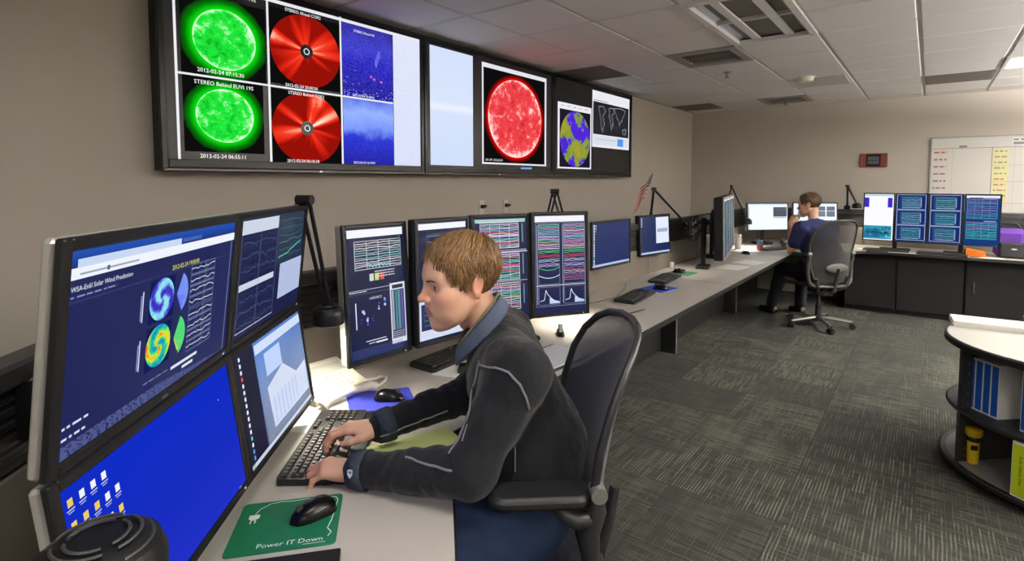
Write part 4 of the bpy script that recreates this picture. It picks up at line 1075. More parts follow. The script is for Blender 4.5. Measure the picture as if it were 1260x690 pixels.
c = MB().tube([(-1.71, 1.30, DZ + .006), (-1.66, 1.27, DZ + .006), (-1.62, 1.30, DZ + .006)], .002, 6)
c = MB().tube([(-1.88, 3.05, DZ + .004), (-1.75, 3.15, DZ + .004), (-1.70, 3.4, DZ + .004), (-1.78, 3.7, DZ + .004), (-1.86, 3.9, DZ + .004)], .0025, 6)
tag(c.build('cable', MATS['grey_cable'], smooth=True), 'thin grey cable behind the first middle keyboard', 'cable')
t = empty('power_adapter', (-1.90, 4.95, DZ), 0, 'small white power adapter standing below the squarer monitor', 'adapter')
MB().box((0, 0, .025), (.03, .045, .05), bev=.004).build('body', WHITE, t); MB().cyl((.016, 0, .012), (.03, 0, .012), .004, n=8).build('plug', DGREY, t)
for (x, y, rz, lb) in ((-1.44, 5.30, 84, 'white sheet lying nearest on the far left desk'), (-1.40, 5.72, 78, 'white sheet beyond the nearest one on the far left desk'), (-1.70, 6.62, 60, 'white sheet under the lit lamp left of the far man')):
    slab('paper_sheet', x, y, R(rz), .3, .22, .002, PAPER, lb, 'paper')
# can, tissue box, ball speaker
t = empty('soda_can', (-1.553, 6.80, DZ), 0, 'blue and red soda can on the far desk, below the bright monitor', 'can')
can = MB(); can.lathe([(.026, 0), (.033, .008), (.033, .055)], 20); can.build('lower_body', mat('can_red', srgb(170, 60, 56), .3, metal=.3), t, smooth=True)
MB().lathe([(.033, .055), (.033, .11), (.027, .122)], 20, caps=False).build('upper_body', mat('can_blue', srgb(110, 140, 180), .3, metal=.3), t, smooth=True)
MB().lathe([(.0275, .1215), (.026, .119), (.001, .119)], 20, caps=False).build('lid', mat('brushed_alu', srgb(190, 190, 190), .3, metal=.9), t)
t = empty('paper_roll', (-1.80, 6.80, DZ), 0, 'white paper roll standing under the lit lamp', 'paper roll')
MB().lathe([(.02, 0), (.036, 0), (.036, .17), (.02, .17)], 24).build('roll', PAPER, t, smooth=True)
MB().lathe([(.018, .0), (.018, .173)], 16).build('core', mat('cardboard', srgb(150, 120, 90), .8), t)
t = empty('desk_speaker', (-1.42, 7.42, DZ), 0, 'small grey round speaker on the desk in front of the far man', 'speaker')
MB().lathe([(.03, 0), (.034, .006), (.02, .012)], 20).build('foot', BLK, t); MB().ell((0, 0, .052), (.047, .047, .045)).build('body', DGREY, t, smooth=True)
# back counter
for (x, y, rz, lb, w, d) in ((-.55, 7.66, 20, 'pinkish-lit sheet at the left end of the back counter', .2, .26), (-.20, 7.585, 3, 'long white sheet on the counter edge below the second back monitor', .3, .11),
                       (.30, 7.60, -4, 'white sheet on the counter edge below the third back monitor', .3, .13), (.50, 7.575, 6, 'white sheet on the counter edge below the orange box', .28, .1)):
    slab('paper_sheet', x, y, R(rz), w, d, .004, PAPER, lb, 'paper')
t = empty('tape_case', (.43, 7.66, DZ), R(-8), 'orange wedge-shaped case on the back counter', 'case')
b = MB(); b.add([(-.09, -.05, 0), (.08, -.04, 0), (.08, .04, 0), (-.09, .05, 0), (-.09, -.05, .085), (.06, -.04, .06), (.06, .04, .06), (-.09, .05, .085)], [(0, 3, 2, 1), (4, 5, 6, 7), (0, 1, 5, 4), (1, 2, 6, 5), (2, 3, 7, 6), (3, 0, 4, 7)])
b.build('body', mat('orange_plastic', srgb(226, 116, 30), .4), t, bevel=.006); MB().box((-.096, 0, .04), (.014, .08, .07), bev=.003).build('end_cap', BLK, t)
b = empty('bag', (.70, 7.80, DZ), R(-4), 'purple bag with a black front pocket at the right end of the back counter', 'bag')
f = MB().box((0, 0, .155), (.27, .2, .31), bev=.05); f.build('body', mat('purple_fabric', srgb(84, 40, 140), .7, bump=.3), b, smooth=True)
MB().box((.02, -.105, .085), (.22, .05, .17), bev=.022).build('pocket', mat('black_fabric', srgb(24, 22, 28), .75, bump=.3), b, smooth=True)
MB().tube([(-.08, 0, .305), (-.05, 0, .36), (.05, 0, .36), (.08, 0, .305)], .012, 8).build('handle', MATS['black_fabric'], b, smooth=True)
lg = MB(); lg.cur = srgb(220, 220, 225); lg.add([(.035 + .025 * math.cos(k * PI / 8), -.1315, .10 + .008 * math.sin(k * PI / 8)) for k in range(16)], [list(range(16))]); lg.build('logo', attr_mat('print', .5), b)
b = empty('shoulder_bag', (1.02, 7.82, DZ), 0, 'black shoulder bag right of the purple bag', 'bag')
MB().box((0, 0, .14), (.32, .2, .28), bev=.06).build('body', MATS['black_fabric'], b, smooth=True); MB().box((0, -.1, .19), (.3, .04, .16), bev=.018).build('flap', MATS['black_fabric'], b, smooth=True)
MB().tube([(-.14, 0, .25), (-.1, 0, .36), (0, 0, .40), (.1, 0, .36), (.14, 0, .25)], .011, 8).build('strap', MATS['black_fabric'], b, smooth=True)

# ------------------------------------------------------------------ on the walls
def outlet(y, label):
    t = empty('wall_outlet', (XL, y, 1.33), R(90), label, 'outlet', 'wall outlets above the upright monitors')
    MB().box((0, -.004, 0), (.07, .008, .115), bev=.003).build('plate', WHITE, t)
    MB().box((.0, -.02, .01), (.035, .03, .03), bev=.004).build('plug', BLK, t); MB().box((.02, -.03, .012), (.03, .016, .018), bev=.004).build('plug', BLK, t)
outlet(3.435, 'white wall outlet with a black plug, left one above the row monitors'); outlet(3.76, 'white wall outlet with a black plug, right one above the row monitors')
t = empty('small_flag', (-1.965, 4.33, 1.19), R(22), 'small American flag on a stick standing on the left partition', 'flag')
MB().tube([(0, 0, 0), (.13, .0, .45)], .004, 8).build('pole', mat('pale_stick', srgb(190, 180, 150), .5), t)
MB().ell((.131, 0, .455), (.008, .008, .012), 10, 6).build('finial', mat('gold', srgb(200, 160, 70), .3, metal=.8), t)
fl = MB(); NU, NV = 14, 13
def fp(u, v):   # hanging, folded: u along the hoist (down), v along the fly
    hx, hz = .125 - .075 * u, .43 - .215 * u
    return (hx - .10 * v * (1 - .2 * u) - .015 * v * v, .014 * math.sin(v * 9 + u * 2) * v, hz - .10 * v - .05 * v * v + .01 * math.sin(v * 8))
for i in range(13):
    for j in range(NU):
        u0, u1, v0, v1 = i / 13, (i + 1) / 13, j / NU, (j + 1) / NU
        fl.cur = srgb(36, 40, 92) if (i < 7 and j < 6) else (srgb(170, 34, 44) if i % 2 == 0 else srgb(226, 220, 214))
        fl.quad(fp(u0, v0), fp(u0, v1), fp(u1, v1), fp(u1, v0))
fl.cur = srgb(235, 235, 235)
for i in range(5):
    for j in range(4):
        c = Vector(fp((i + .7) / 13 * 1.25, (j + .8) / NU * 1.25)); 
        for s in (-.003, .003): fl.add([(c.x + .0035 * math.cos(PI * k / 2.5 * 1 + PI / 2), c.y + s, c.z + .0035 * math.sin(PI * k / 2.5 + PI / 2)) for k in range(5)], [(0, 1, 2, 3, 4)])
fl.build('cloth', attr_mat('printed_cloth', .8), t)
t = empty('wall_plaque', (-.59, YB, 1.82), 0, 'dark display plaque in a reddish wooden frame on the back wall', 'plaque')
MB().box((0, -.012, 0), (.30, .024, .175), bev=.004).build('frame', mat('red_wood', srgb(120, 58, 40), .5, var=.2, scale=15), t)
MB().box((0, -.0265, 0), (.155, .006, .15), bev=.002).build('face', BLKG, t)
cv = Canvas(.13, .11, srgb(38, 40, 44)); cv.up(); cv.rect(.05, .55, .95, .9, srgb(92, 98, 104)); cv.rect(.05, .1, .95, .42, srgb(92, 98, 104)); cv.up(); r_ = random.Random(3)
for v in (.66, .8, .2, .32): cv.scribble(.1, v, .9, .05, srgb(50, 54, 58), r_)
cv.build('panel', attr_mat('print', .5), t, Matrix.Translation((0, -.0298, 0)))
t = empty('whiteboard', (.82, YB, 1.63), 0, 'whiteboard with a ruled schedule on the back wall', 'whiteboard')
MB().box((0, -.008, 0), (1.64, .016, .88)).build('board', mat('board_white', srgb(214, 212, 206), .3, var=.01), t)
f = MB()
for sx in (-1, 1): f.box((sx * .825, -.011, 0), (.012, .022, .904))
for sz in (-1, 1): f.box((0, -.011, sz * .446), (1.64, .022, .012))
f.build('frame', mat('alu_frame', srgb(150, 150, 148), .35, metal=.5), t)
cv = Canvas(1.62, .86, srgb(222, 220, 214)); cv.up(); r_ = random.Random(6); LN = srgb(110, 108, 106)
cv.rect(0, .86, 1, .866, LN); cv.line([(0, .12), (1, .10)], .006, srgb(190, 186, 180))
for u in (.34, .675): cv.line([(u, 0), (u, .86)], .006, LN)
for u in (.12, .46, .80): cv.line([(u, 0), (u, .86)], .002, srgb(170, 168, 164))
for v in (.62, .40): cv.line([(.34, v), (1, v)], .003, srgb(150, 148, 146))
cv.rect(.345, .1, .43, .85, srgb(230, 226, 176)); cv.rect(.68, .2, .76, .85, srgb(232, 218, 206)); cv.rect(.0, .78, .09, .84, srgb(236, 206, 196)); cv.rect(.68, .03, .76, .22, srgb(230, 226, 176)); cv.up()
for k in range(6): cv.scribble(.01, .80 - .1 * k, .085, .022, srgb(150, 110, 104), r_)
for k in range(9): cv.scribble(.355, .80 - .075 * k, .42, .02, srgb(150, 148, 100) if k < 5 else srgb(190, 120, 110), r_)
for k in range(6): cv.scribble(.69, .74 - .1 * k, .75, .022, srgb(190, 120, 120), r_)
cv.rect(.155, .87, .20, .90, srgb(120, 120, 116)); cv.rect(.14, .13, .2, .16, srgb(90, 90, 90))
cv.rect(.445, .885, .52, .99, srgb(240, 240, 240)); cv.up(); cv.scribble(.45, .95, .515, .02, srgb(120, 120, 140), r_); cv.rect(.45, .895, .515, .93, srgb(140, 140, 140))
cv.build('writing', attr_mat('print', .5), t, Matrix.Translation((0, -.0165, 0)))
# twin outlet box on the near partition
t = empty('power_strip', (-1.70, .44, 1.03), R(-45), 'black twin outlet box on the near corner partition', 'outlet')
t.location = (-1.462, .252, 1.09); t.rotation_euler = (0, 0, R(135))
MB().box((0, -.02, 0), (.05, .04, .13), bev=.006).build('box', BLK, t)
for s in (-1, 1): MB().box((0, -.0415, s * .03), (.03, .004, .034), bev=.001).build('socket', mat('grey_socket', srgb(120, 118, 114), .5), t)

# ------------------------------------------------------------------ round bookcase
BX, BY, BR = .66, 3.85, .565
t = empty('round_bookcase', (BX, BY, 0), R(-45), 'round black revolving bookcase with a pale top at the right edge', 'bookcase')
def disc(nm, r, z0, z1, m, top=None):
    o = MB().lathe([(r - .008, z0), (r, z0 + .006), (r, z1 - .006), (r - .008, z1)], 64).build(nm, m, t, smooth=True, sharp=30); return o
disc('top', BR, .682, .72, EDGE); MB().lathe([(BR - .014, .7202), (BR - .014, .7225)], 64).build('top_surface', mat('pale_laminate', srgb(206, 204, 196), .4), t)
disc('shelf', BR - .02, .34, .36, EDGE); disc('base_shelf', BR, .045, .075, EDGE); MB().lathe([(BR - .03, .0752), (BR - .03, .0765)], 64).build('base_surface', mat('grey_shelf', srgb(120, 118, 116), .5), t)
for k in range(4):
    MB().cyl((.35 * math.cos(R(45 + 90 * k)), .35 * math.sin(R(45 + 90 * k)), 0), (.35 * math.cos(R(45 + 90 * k)), .35 * math.sin(R(45 + 90 * k)), .045), .03, n=14).build('foot', EDGE, t)
# dividers in a pinwheel, with rows of shelf-pin holes
DV = mat('divider_dark', srgb(44, 42, 42), .45)
for lo, hi in ((.0765, .34), (.36, .682)):
    for k in range(4):
        M = Matrix.Rotation(R(90 * k), 4, 'Z')
        d = MB().box((-.25, .20, (lo + hi) / 2), (.50, .018, hi - lo), M=M).build('divider', DV, t)
        h = MB()
        for i in range(2):
            for j in range(6):
                c = M @ Vector((-.46 + .32 * i, .209 + (-.02 if False else 0), lo + .03 + (hi - lo - .06) * j / 5)); n = M.to_3x3() @ Vector((0, 1, 0))
                h.cyl(c - n * .0195, c + n * .002, .005, n=8)
        h.build('pin_hole', mat('pin_metal', srgb(110, 108, 104), .4, metal=.5), d)['kind'] = 'stuff'
# ------------------------------------------------------------------ bookcase contents
def binder(x, y, z, rz, w, h, d, spine, label, text=None, lean=0, group='binders in the round bookcase'):
    """spine faces local -y; depth runs to +y"""
    t = empty('binder', (x, y, z), rz, label, 'binder', group)
    WV = mat('binder_white', srgb(222, 222, 218), .45)
    M = Matrix.Rotation(lean, 4, 'Y')
    MB().box((0, .0, h / 2), (w, .004, h), M=M).box((-w / 2 + .0015, d / 2, h / 2), (.003, d, h), M=M).box((w / 2 - .0015, d / 2, h / 2), (.003, d, h), M=M).build('cover', WV, t)
    MB().box((0, d / 2 - .005, h / 2), (w - .008, d - .02, h - .03), M=M).build('pages', PAPER, t)
    MB().box((0, -.0028, h / 2), (w - .008, .0015, h - .02), M=M).build('spine_label', spine, t)
    if text:
        p = MB(); p.cur = srgb(30, 30, 20); vs, fs = text_geo(text, .019, 'CENTER')
        p.add([M @ Vector((b2 * 1 - .006, -.004, h / 2 - a)) for a, b2 in vs], fs); p.build('lettering', attr_mat('print', .5), t)
    return t
BLUE = mat('binder_blue', srgb(16, 84, 176), .45, var=.03)
LIME = mat('binder_lime', srgb(196, 214, 30), .5, var=.03)
bd = Vector((.114, -.123)).normalized(); BRZ = math.atan2(bd.y, bd.x)
for k in range(4):
    p = Vector((.214, 3.683)) + bd * .042 * k
    binder(p.x, p.y, .361, BRZ, .040, .272, .24, BLUE, ['blue-spined white binder, leftmost of four on the upper shelf', 'blue-spined white binder, second of four on the upper shelf', 'blue-spined white binder, third of four on the upper shelf', 'blue-spined white binder, fourth of the row with its white side showing'][k])
binder(.405, 3.465, .361, BRZ + R(6), .05, .29, .24, BLUE, 'blue-spined binder standing alone at the right frame edge, upper shelf')
binder(.386, 3.372, .077, BRZ + R(12), .075, .262, .20, LIME, 'lime green binder lettered along its spine, lower shelf', 'Solar Indices Data')
# flashlight
t = empty('flashlight', (.232, 3.66, .077), R(20), 'yellow flashlight standing on the lower shelf of the round bookcase', 'flashlight')
YEL = mat('yellow_plastic', srgb(214, 176, 24), .4, var=.04)
MB().lathe([(.020, 0), (.024, .004), (.026, .05), (.027, .12)], 20).build('barrel', YEL, t, smooth=True)
MB().lathe([(.0275, .12), (.032, .128), (.032, .140), (.029, .146)], 20).build('collar', EDGE, t, smooth=True)
MB().lathe([(.030, .146), (.038, .158), (.038, .184), (.032, .188), (.001, .188)], 20).build('head', YEL, t, smooth=True)
MB().box((-.006, -.026, .092), (.03, .012, .026), bev=.004).build('switch', EDGE, t)
# papers and clip on top
def sheets(x, y, rz, w, d, h, label, cat='papers'):
    t = empty('paper_stack', (x, y, .7228), rz, label, cat)
    r_ = random.Random(int(x * 100)); n = 5
    for k in range(n):
        MB().box((r_.uniform(-.004, .004), r_.uniform(-.004, .004), (k + .5) * h / n), (w, d, h / n * .94), R(r_.uniform(-1, 1))).build('sheaf', PAPER, t)
    return t
st = sheets(.36, 4.08, R(3), .46, .20, .032, 'thick white paper stack on the round bookcase top, left side')
st = empty('ring_binder', (.80, 4.0, .7228), R(8), 'open white binder with metal rings on the round bookcase top', 'binder')
MB().box((0, 0, .006), (.5, .3, .012), bev=.003).build('cover', PAPER, st)
for s in (-1, 0, 1): MB().tube([(-.16 + .022 * math.cos(R(a)), .09 * s, .012 + .026 * math.sin(R(a))) for a in range(0, 181, 20)], .0025, 6).build('ring', MATS['brushed_steel'], st)
t = empty('binder_clip', (.50, 4.30, .7228), R(30), 'black binder clip on the round bookcase top', 'clip')
MB().add([(-.05, -.03, 0), (.05, -.03, 0), (.05, .03, 0), (-.05, .03, 0), (-.05, 0, .05), (.05, 0, .05)], [(0, 3, 2, 1), (0, 1, 5, 4), (2, 3, 4, 5), (1, 2, 5), (3, 0, 4)]).build('jaw', EDGE, t)
MB().tube([(-.03, -.005, .045), (-.03, -.02, .08), (.03, -.02, .08), (.03, -.005, .045)], .003, 6).build('handle', MATS['brushed_steel'], t)

# ------------------------------------------------------------------ office chair (faces local -x)
def mesh_fabric(name, col, alpha):
    m = bpy.data.materials.new(name); m.use_nodes = True; nt = m.node_tree; b = nt.nodes['Principled BSDF']
    b.inputs['Base Color'].default_value = (*col, 1); b.inputs['Roughness'].default_value = .6; b.inputs['Sheen Weight'].default_value = .3
    tc = nd(nt, 'ShaderNodeTexCoord'); w = nd(nt, 'ShaderNodeTexWave', wave_type='BANDS', bands_direction='Z'); w.inputs['Scale'].default_value = 90
    nt.links.new(tc.outputs['Object'], w.inputs[0])
    mr = nd(nt, 'ShaderNodeMapRange'); mr.inputs[3].default_value = alpha - .12; mr.inputs[4].default_value = alpha + .12
    nt.links.new(w.outputs[1], mr.inputs[0]); nt.links.new(mr.outputs[0], b.inputs['Alpha'])
    return m
FR = mat('chair_frame', srgb(44, 44, 46), .35, var=.05)
PADM = mat('arm_pad', srgb(30, 30, 32), .45, var=.06, bump=.08, bscale=300)
def chair(loc, rz, label, mesh_m, frame_m, lumbar=False, base_rot=0, seat_z=.46):
    t = empty('office_chair', loc, rz, label, 'chair')
    prof = [(.50, .185), (.56, .21), (.66, .235), (.78, .255), (.90, .268), (1.0, .262), (1.07, .238), (1.115, .20), (1.14, .15), (1.152, .08), (1.155, 0)]
    def bx(y, z): return .165 + (z - .5) * .165 - .07 * (y / .26) ** 2 + .035 * math.sin((z - .5) / .65 * PI) * -1 + .03
    loop = [(bx(w, z), w, z) for z, w in prof] + [(bx(w, z), -w, z) for z, w in prof[-2::-1]]
    bf = MB().tube(loop, .0115, 10, closed=True); bf.build('back_frame', frame_m, t, smooth=True)
    g = MB(); NW = 12; vs = []
    zs = [z for z, w in prof[:-1]] + [1.154]; ws = [w for z, w in prof[:-1]] + [.02]
    for z, w in zip(zs, ws):
        for k in range(NW + 1): y = -w + 2 * w * k / NW; vs.append((bx(y, z) + .012 * (1 - (y / w) ** 2), y, z))
    g.add(vs, [(i * (NW + 1) + k, i * (NW + 1) + k + 1, (i + 1) * (NW + 1) + k + 1, (i + 1) * (NW + 1) + k) for i in range(len(zs) - 1) for k in range(NW)])
    g.build('back_mesh', mesh_m, t, smooth=True)
    if lumbar:
        l = MB().ell((0, 0, 0), (.018, .13, .05)); l.build('lumbar_pad', mat('lumbar_grey', srgb(80, 78, 76), .6), t, smooth=True, M=Matrix.Translation((bx(0, .68) + .035, 0, .66)))
    sl = []
    for k in range(28):
        a = 2 * PI * k / 28; c, s = math.cos(a), math.sin(a)
        x = .235 * math.copysign(abs(c) ** .6, c) - .03; y = .245 * math.copysign(abs(s) ** .6, s) * (1 - .08 * c)
        sl.append((x, y, seat_z - (.045 * max(0, -c - .3) ** 1.5) + .01 * abs(s)))
    MB().tube(sl, .017, 10, closed=True).build('seat_frame', frame_m, t, smooth=True)
    g = MB(); g.v = [(-.03, 0, seat_z - .02)] + [(p[0] * .5 - .015, p[1] * .5, p[2] - .014) for p in sl] + [(p[0], p[1], p[2]) for p in sl]
    n = 28; g.f = [(0, 1 + k, 1 + (k + 1) % n) for k in range(n)] + [(1 + k, 29 + k, 29 + (k + 1) % n, 1 + (k + 1) % n) for k in range(n)]; g.c = [None] * len(g.f); g.m = [0] * len(g.f)
    g.build('seat_mesh', mesh_m, t, smooth=True)
    b = MB().box((.02, 0, .385), (.26, .16, .07), bev=.03).tube([(.1, .1, .40), (.17, .17, .45), (.185, .2, .55)], .02, 10).tube([(.1, -.1, .40), (.17, -.17, .45), (.185, -.2, .55)], .02, 10)
    b.tube([(.12, 0, .39), (.2, 0, .42), (.24, 0, .55), (.262, 0, .66)], [.026, .024, .02, .016], 10)
    b.build('tilt_mechanism', frame_m, t, smooth=True)
    for s in (-1, 1):
        p = MB().tube([(.16, .19 * s, .46), (.145, .25 * s, .50), (.135, .264 * s, .58), (.132, .264 * s, .70), (.150, .264 * s, .755), (.152, .264 * s, .80)], [.022, .023, .021, .024, .022, .012], 12)
        p.tube([(.138, .264 * s, .73), (.10, .258 * s, .725), (.07, .25 * s, .74), (.05, .245 * s, .762)], [.022, .022, .02, .016], 12)
        p.build('arm_post', frame_m, t, smooth=True)
        MB().cyl((.150, (.264 - .022) * s, .80), (.150, (.264 + .022) * s, .80), .020, n=18).build('arm_knob', mat('knob_grey', srgb(110, 110, 106), .4), t, smooth=True)
        q = MB().prism([(a, b2) for a, b2 in rrect(.255, .095, .042, 6)], 0, .034)
        q.build('arm_pad', PADM, t, bevel=.012, M=Matrix.Translation((.012, .235 * s, .762)), smooth=True)
    MB().cyl((0, 0, .10), (0, 0, .24), .028).cyl((0, 0, .24), (0, 0, .37), .019).build('column', mat('column_black', srgb(30, 30, 32), .3), t, smooth=True)
    leg = cas = None
    MB().lathe([(.045, .06), (.05, .08), (.045, .115), (.03, .12)], 20).build('hub', frame_m, t, smooth=True)
    for k in range(5):
        M = Matrix.Rotation(base_rot + 2 * PI * k / 5, 4, 'Z')
        if leg is None:
            leg = MB().tube([(.03, 0, .098), (.13, 0, .093), (.24, 0, .082), (.315, 0, .075)], [.026, .024, .02, .016], 10, flat=.8).build('leg', mat('base_grey', srgb(120, 118, 114), .35, metal=.5), t, smooth=True); o = leg
            cas = MB().cyl((0, -.027, .03), (0, -.006, .03), .029, n=18).cyl((0, .006, .03), (0, .027, .03), .029, n=18).cyl((-.012, 0, .03), (-.012, 0, .075), .009, n=10).box((-.004, 0, .045), (.05, .012, .022), bev=.004).build('caster', BLK, t, smooth=True); c = cas
        else:
            o = leg.copy(); c = cas.copy(); COL.objects.link(o); COL.objects.link(c); o.parent = t; c.parent = t
        o.matrix_local = M; c.matrix_local = M @ Matrix.Translation((.318, 0, 0)) @ Matrix.Rotation(k * 1.3, 4, 'Z')
    return t
PRZ = R(41)
def L2W(x, y, z=0): return Vector((x * math.cos(PRZ) - y * math.sin(PRZ), x * math.sin(PRZ) + y * math.cos(PRZ), z))
chair(L2W(.135, 1.52), PRZ, 'dark blue mesh office chair carrying the near man', mesh_fabric('blue_mesh', srgb(18, 28, 60), .92), FR, base_rot=.3)
FCH = (-.90, 6.56)
chair((*FCH, 0), R(-40), 'grey-framed mesh office chair carrying the far man', mesh_fabric('grey_mesh', srgb(44, 43, 43), .82), mat('chair_frame_grey', srgb(62, 60, 58), .4, metal=.2), lumbar=True, base_rot=.9)
# ------------------------------------------------------------------ people: smooth-blended solids turned into one surface each
def V3(*a): return np.array(a, float)
def s_cone(a, b, ra, rb):
    a = V3(*a); b = V3(*b); ba = b - a; L = ba @ ba
    def f(P):
        t = np.clip(((P - a) @ ba) / L, 0, 1); return np.linalg.norm(P - a - t[:, None] * ba, axis=1) - (ra + (rb - ra) * t)
    return f
def s_ell(c, r, rot=None):
    c = V3(*c); r = V3(*r)
    def f(P):
        Q = P - c
        if rot is not None: Q = Q @ rot
        k0 = np.linalg.norm(Q / r, axis=1); k1 = np.linalg.norm(Q / (r * r), axis=1) + 1e-9
        return k0 * (k0 - 1) / k1
    return f
def s_sph(c, r): return s_ell(c, (r, r, r))
def ev(prims, P):
    d = None
    for op, f, k in prims:
        e = f(P)
        if d is None: d = e; continue
        if op == '+':
            h = np.maximum(k - np.abs(d - e), 0) / k if k else 0; d = np.minimum(d, e) - h * h * k / 4
        elif op == '-':
            e = -e; h = np.maximum(k - np.abs(d - e), 0) / k if k else 0; d = np.maximum(d, e) + h * h * k / 4
        else:
            h = np.maximum(k - np.abs(d - e), 0) / k if k else 0; d = np.maximum(d, e) + h * h * k / 4
    return d
def nets(prims, lo, hi, h):
    lo = np.array(lo, float); hi = np.array(hi, float); C = 4
    n = (np.ceil((hi - lo) / (h * C)).astype(int) + 1) * C
    cg = [lo[i] + (np.arange(n[i] // C) * C + (C - 1) / 2) * h for i in range(3)]
    X = np.stack(np.meshgrid(*cg, indexing='ij'), -1).reshape(-1, 3)
    dc = ev(prims, X).reshape([q // C for q in n])
    d = np.repeat(np.repeat(np.repeat(dc, C, 0), C, 1), C, 2)
    m = np.abs(d) < h * C * 1.6 + .004
    ii = np.argwhere(m)
    d[m] = ev(prims, lo + ii * h)
    s = d < 0
    nx, ny, nz = d.shape
    acc = np.zeros((nx - 1, ny - 1, nz - 1, 3)); cnt = np.zeros((nx - 1, ny - 1, nz - 1))
    I, J, K = np.meshgrid(np.arange(nx), np.arange(ny), np.arange(nz), indexing='ij', sparse=True)
    faces = []
    edges = []
    for ax in range(3):
        sl0 = [slice(None)] * 3; sl1 = [slice(None)] * 3; sl0[ax] = slice(0, -1); sl1[ax] = slice(1, None)
        cr = s[tuple(sl0)] != s[tuple(sl1)]
        e = np.argwhere(cr)
        o = [a for a in range(3) if a != ax]
        e = e[(e[:, o[0]] > 0) & (e[:, o[1]] > 0) & (e[:, o[0]] < d.shape[o[0]] - 1) & (e[:, o[1]] < d.shape[o[1]] - 1)]
        e1 = e.copy(); e1[:, ax] += 1
        d0 = d[tuple(e.T)]; d1 = d[tuple(e1.T)]; t = d0 / (d0 - d1)
        p = e.astype(float); p[:, ax] += t
        quad = []
        for da, db in ((0, 0), (-1, 0), (-1, -1), (0, -1)):
            c = e.copy(); c[:, o[0]] += da; c[:, o[1]] += db
            np.add.at(acc, tuple(c.T), p); np.add.at(cnt, tuple(c.T), 1); quad.append(c)
        flip = (d0 < 0) ^ (ax == 1)
        edges.append((quad, flip))
    used = cnt > 0
    idx = -np.ones(cnt.shape, int); idx[used] = np.arange(used.sum())
    V = acc[used] / cnt[used][:, None] * h + lo
    for quad, flip in edges:
        q = np.stack([idx[tuple(c.T)] for c in quad], 1)
        q[~flip] = q[~flip][:, ::-1]
        faces.append(q)
    return V, np.concatenate(faces)
def smoothv(V, F, it=1, lam=.5):
    for _ in range(it):
        s = np.zeros_like(V); c = np.zeros(len(V))
        for a in range(4):
            for b in ((a + 1) % 4, (a + 3) % 4):
                np.add.at(s, F[:, a], V[F[:, b]]); np.add.at(c, F[:, a], 1)
        V = V + lam * (s / np.maximum(c, 1)[:, None] - V)
    return V
def normals(V, F):
    n = np.cross(V[F[:, 2]] - V[F[:, 0]], V[F[:, 3]] - V[F[:, 1]]); N = np.zeros_like(V)
    for a in range(4): np.add.at(N, F[:, a], n)
    return N / (np.linalg.norm(N, axis=1)[:, None] + 1e-12)
def mesh_np(name, V, F, m, parent, col=None):
    me = bpy.data.meshes.new(name)
    me.vertices.add(len(V)); me.vertices.foreach_set('co', V.astype(np.float32).ravel())
    me.loops.add(F.size); me.loops.foreach_set('vertex_index', F.astype(np.int32).ravel())
    me.polygons.add(len(F)); me.polygons.foreach_set('loop_start', np.arange(0, F.size, 4, dtype=np.int32))
    me.update(calc_edges=True); me.validate()
    me.polygons.foreach_set('use_smooth', [True] * len(me.polygons))
    if col is not None:
        at = me.color_attributes.new('Col', 'FLOAT_COLOR', 'POINT'); at.data.foreach_set('color', np.concatenate([col, np.ones((len(col), 1))], 1).astype(np.float32).ravel())
    me.materials.append(m); o = bpy.data.objects.new(name, me); COL.objects.link(o); o.parent = parent
    return o
def fold(V, N, amp, sc, seed=0, aniso=(1, 1, 1)):
    out = np.empty(len(V))
    for i, p in enumerate(V):
        q = Vector((p[0] * aniso[0] * sc + seed, p[1] * aniso[1] * sc, p[2] * aniso[2] * sc))
        out[i] = noise.noise(q) + .5 * noise.noise(q * 2.1)
    return V + N * (out * amp)[:, None]

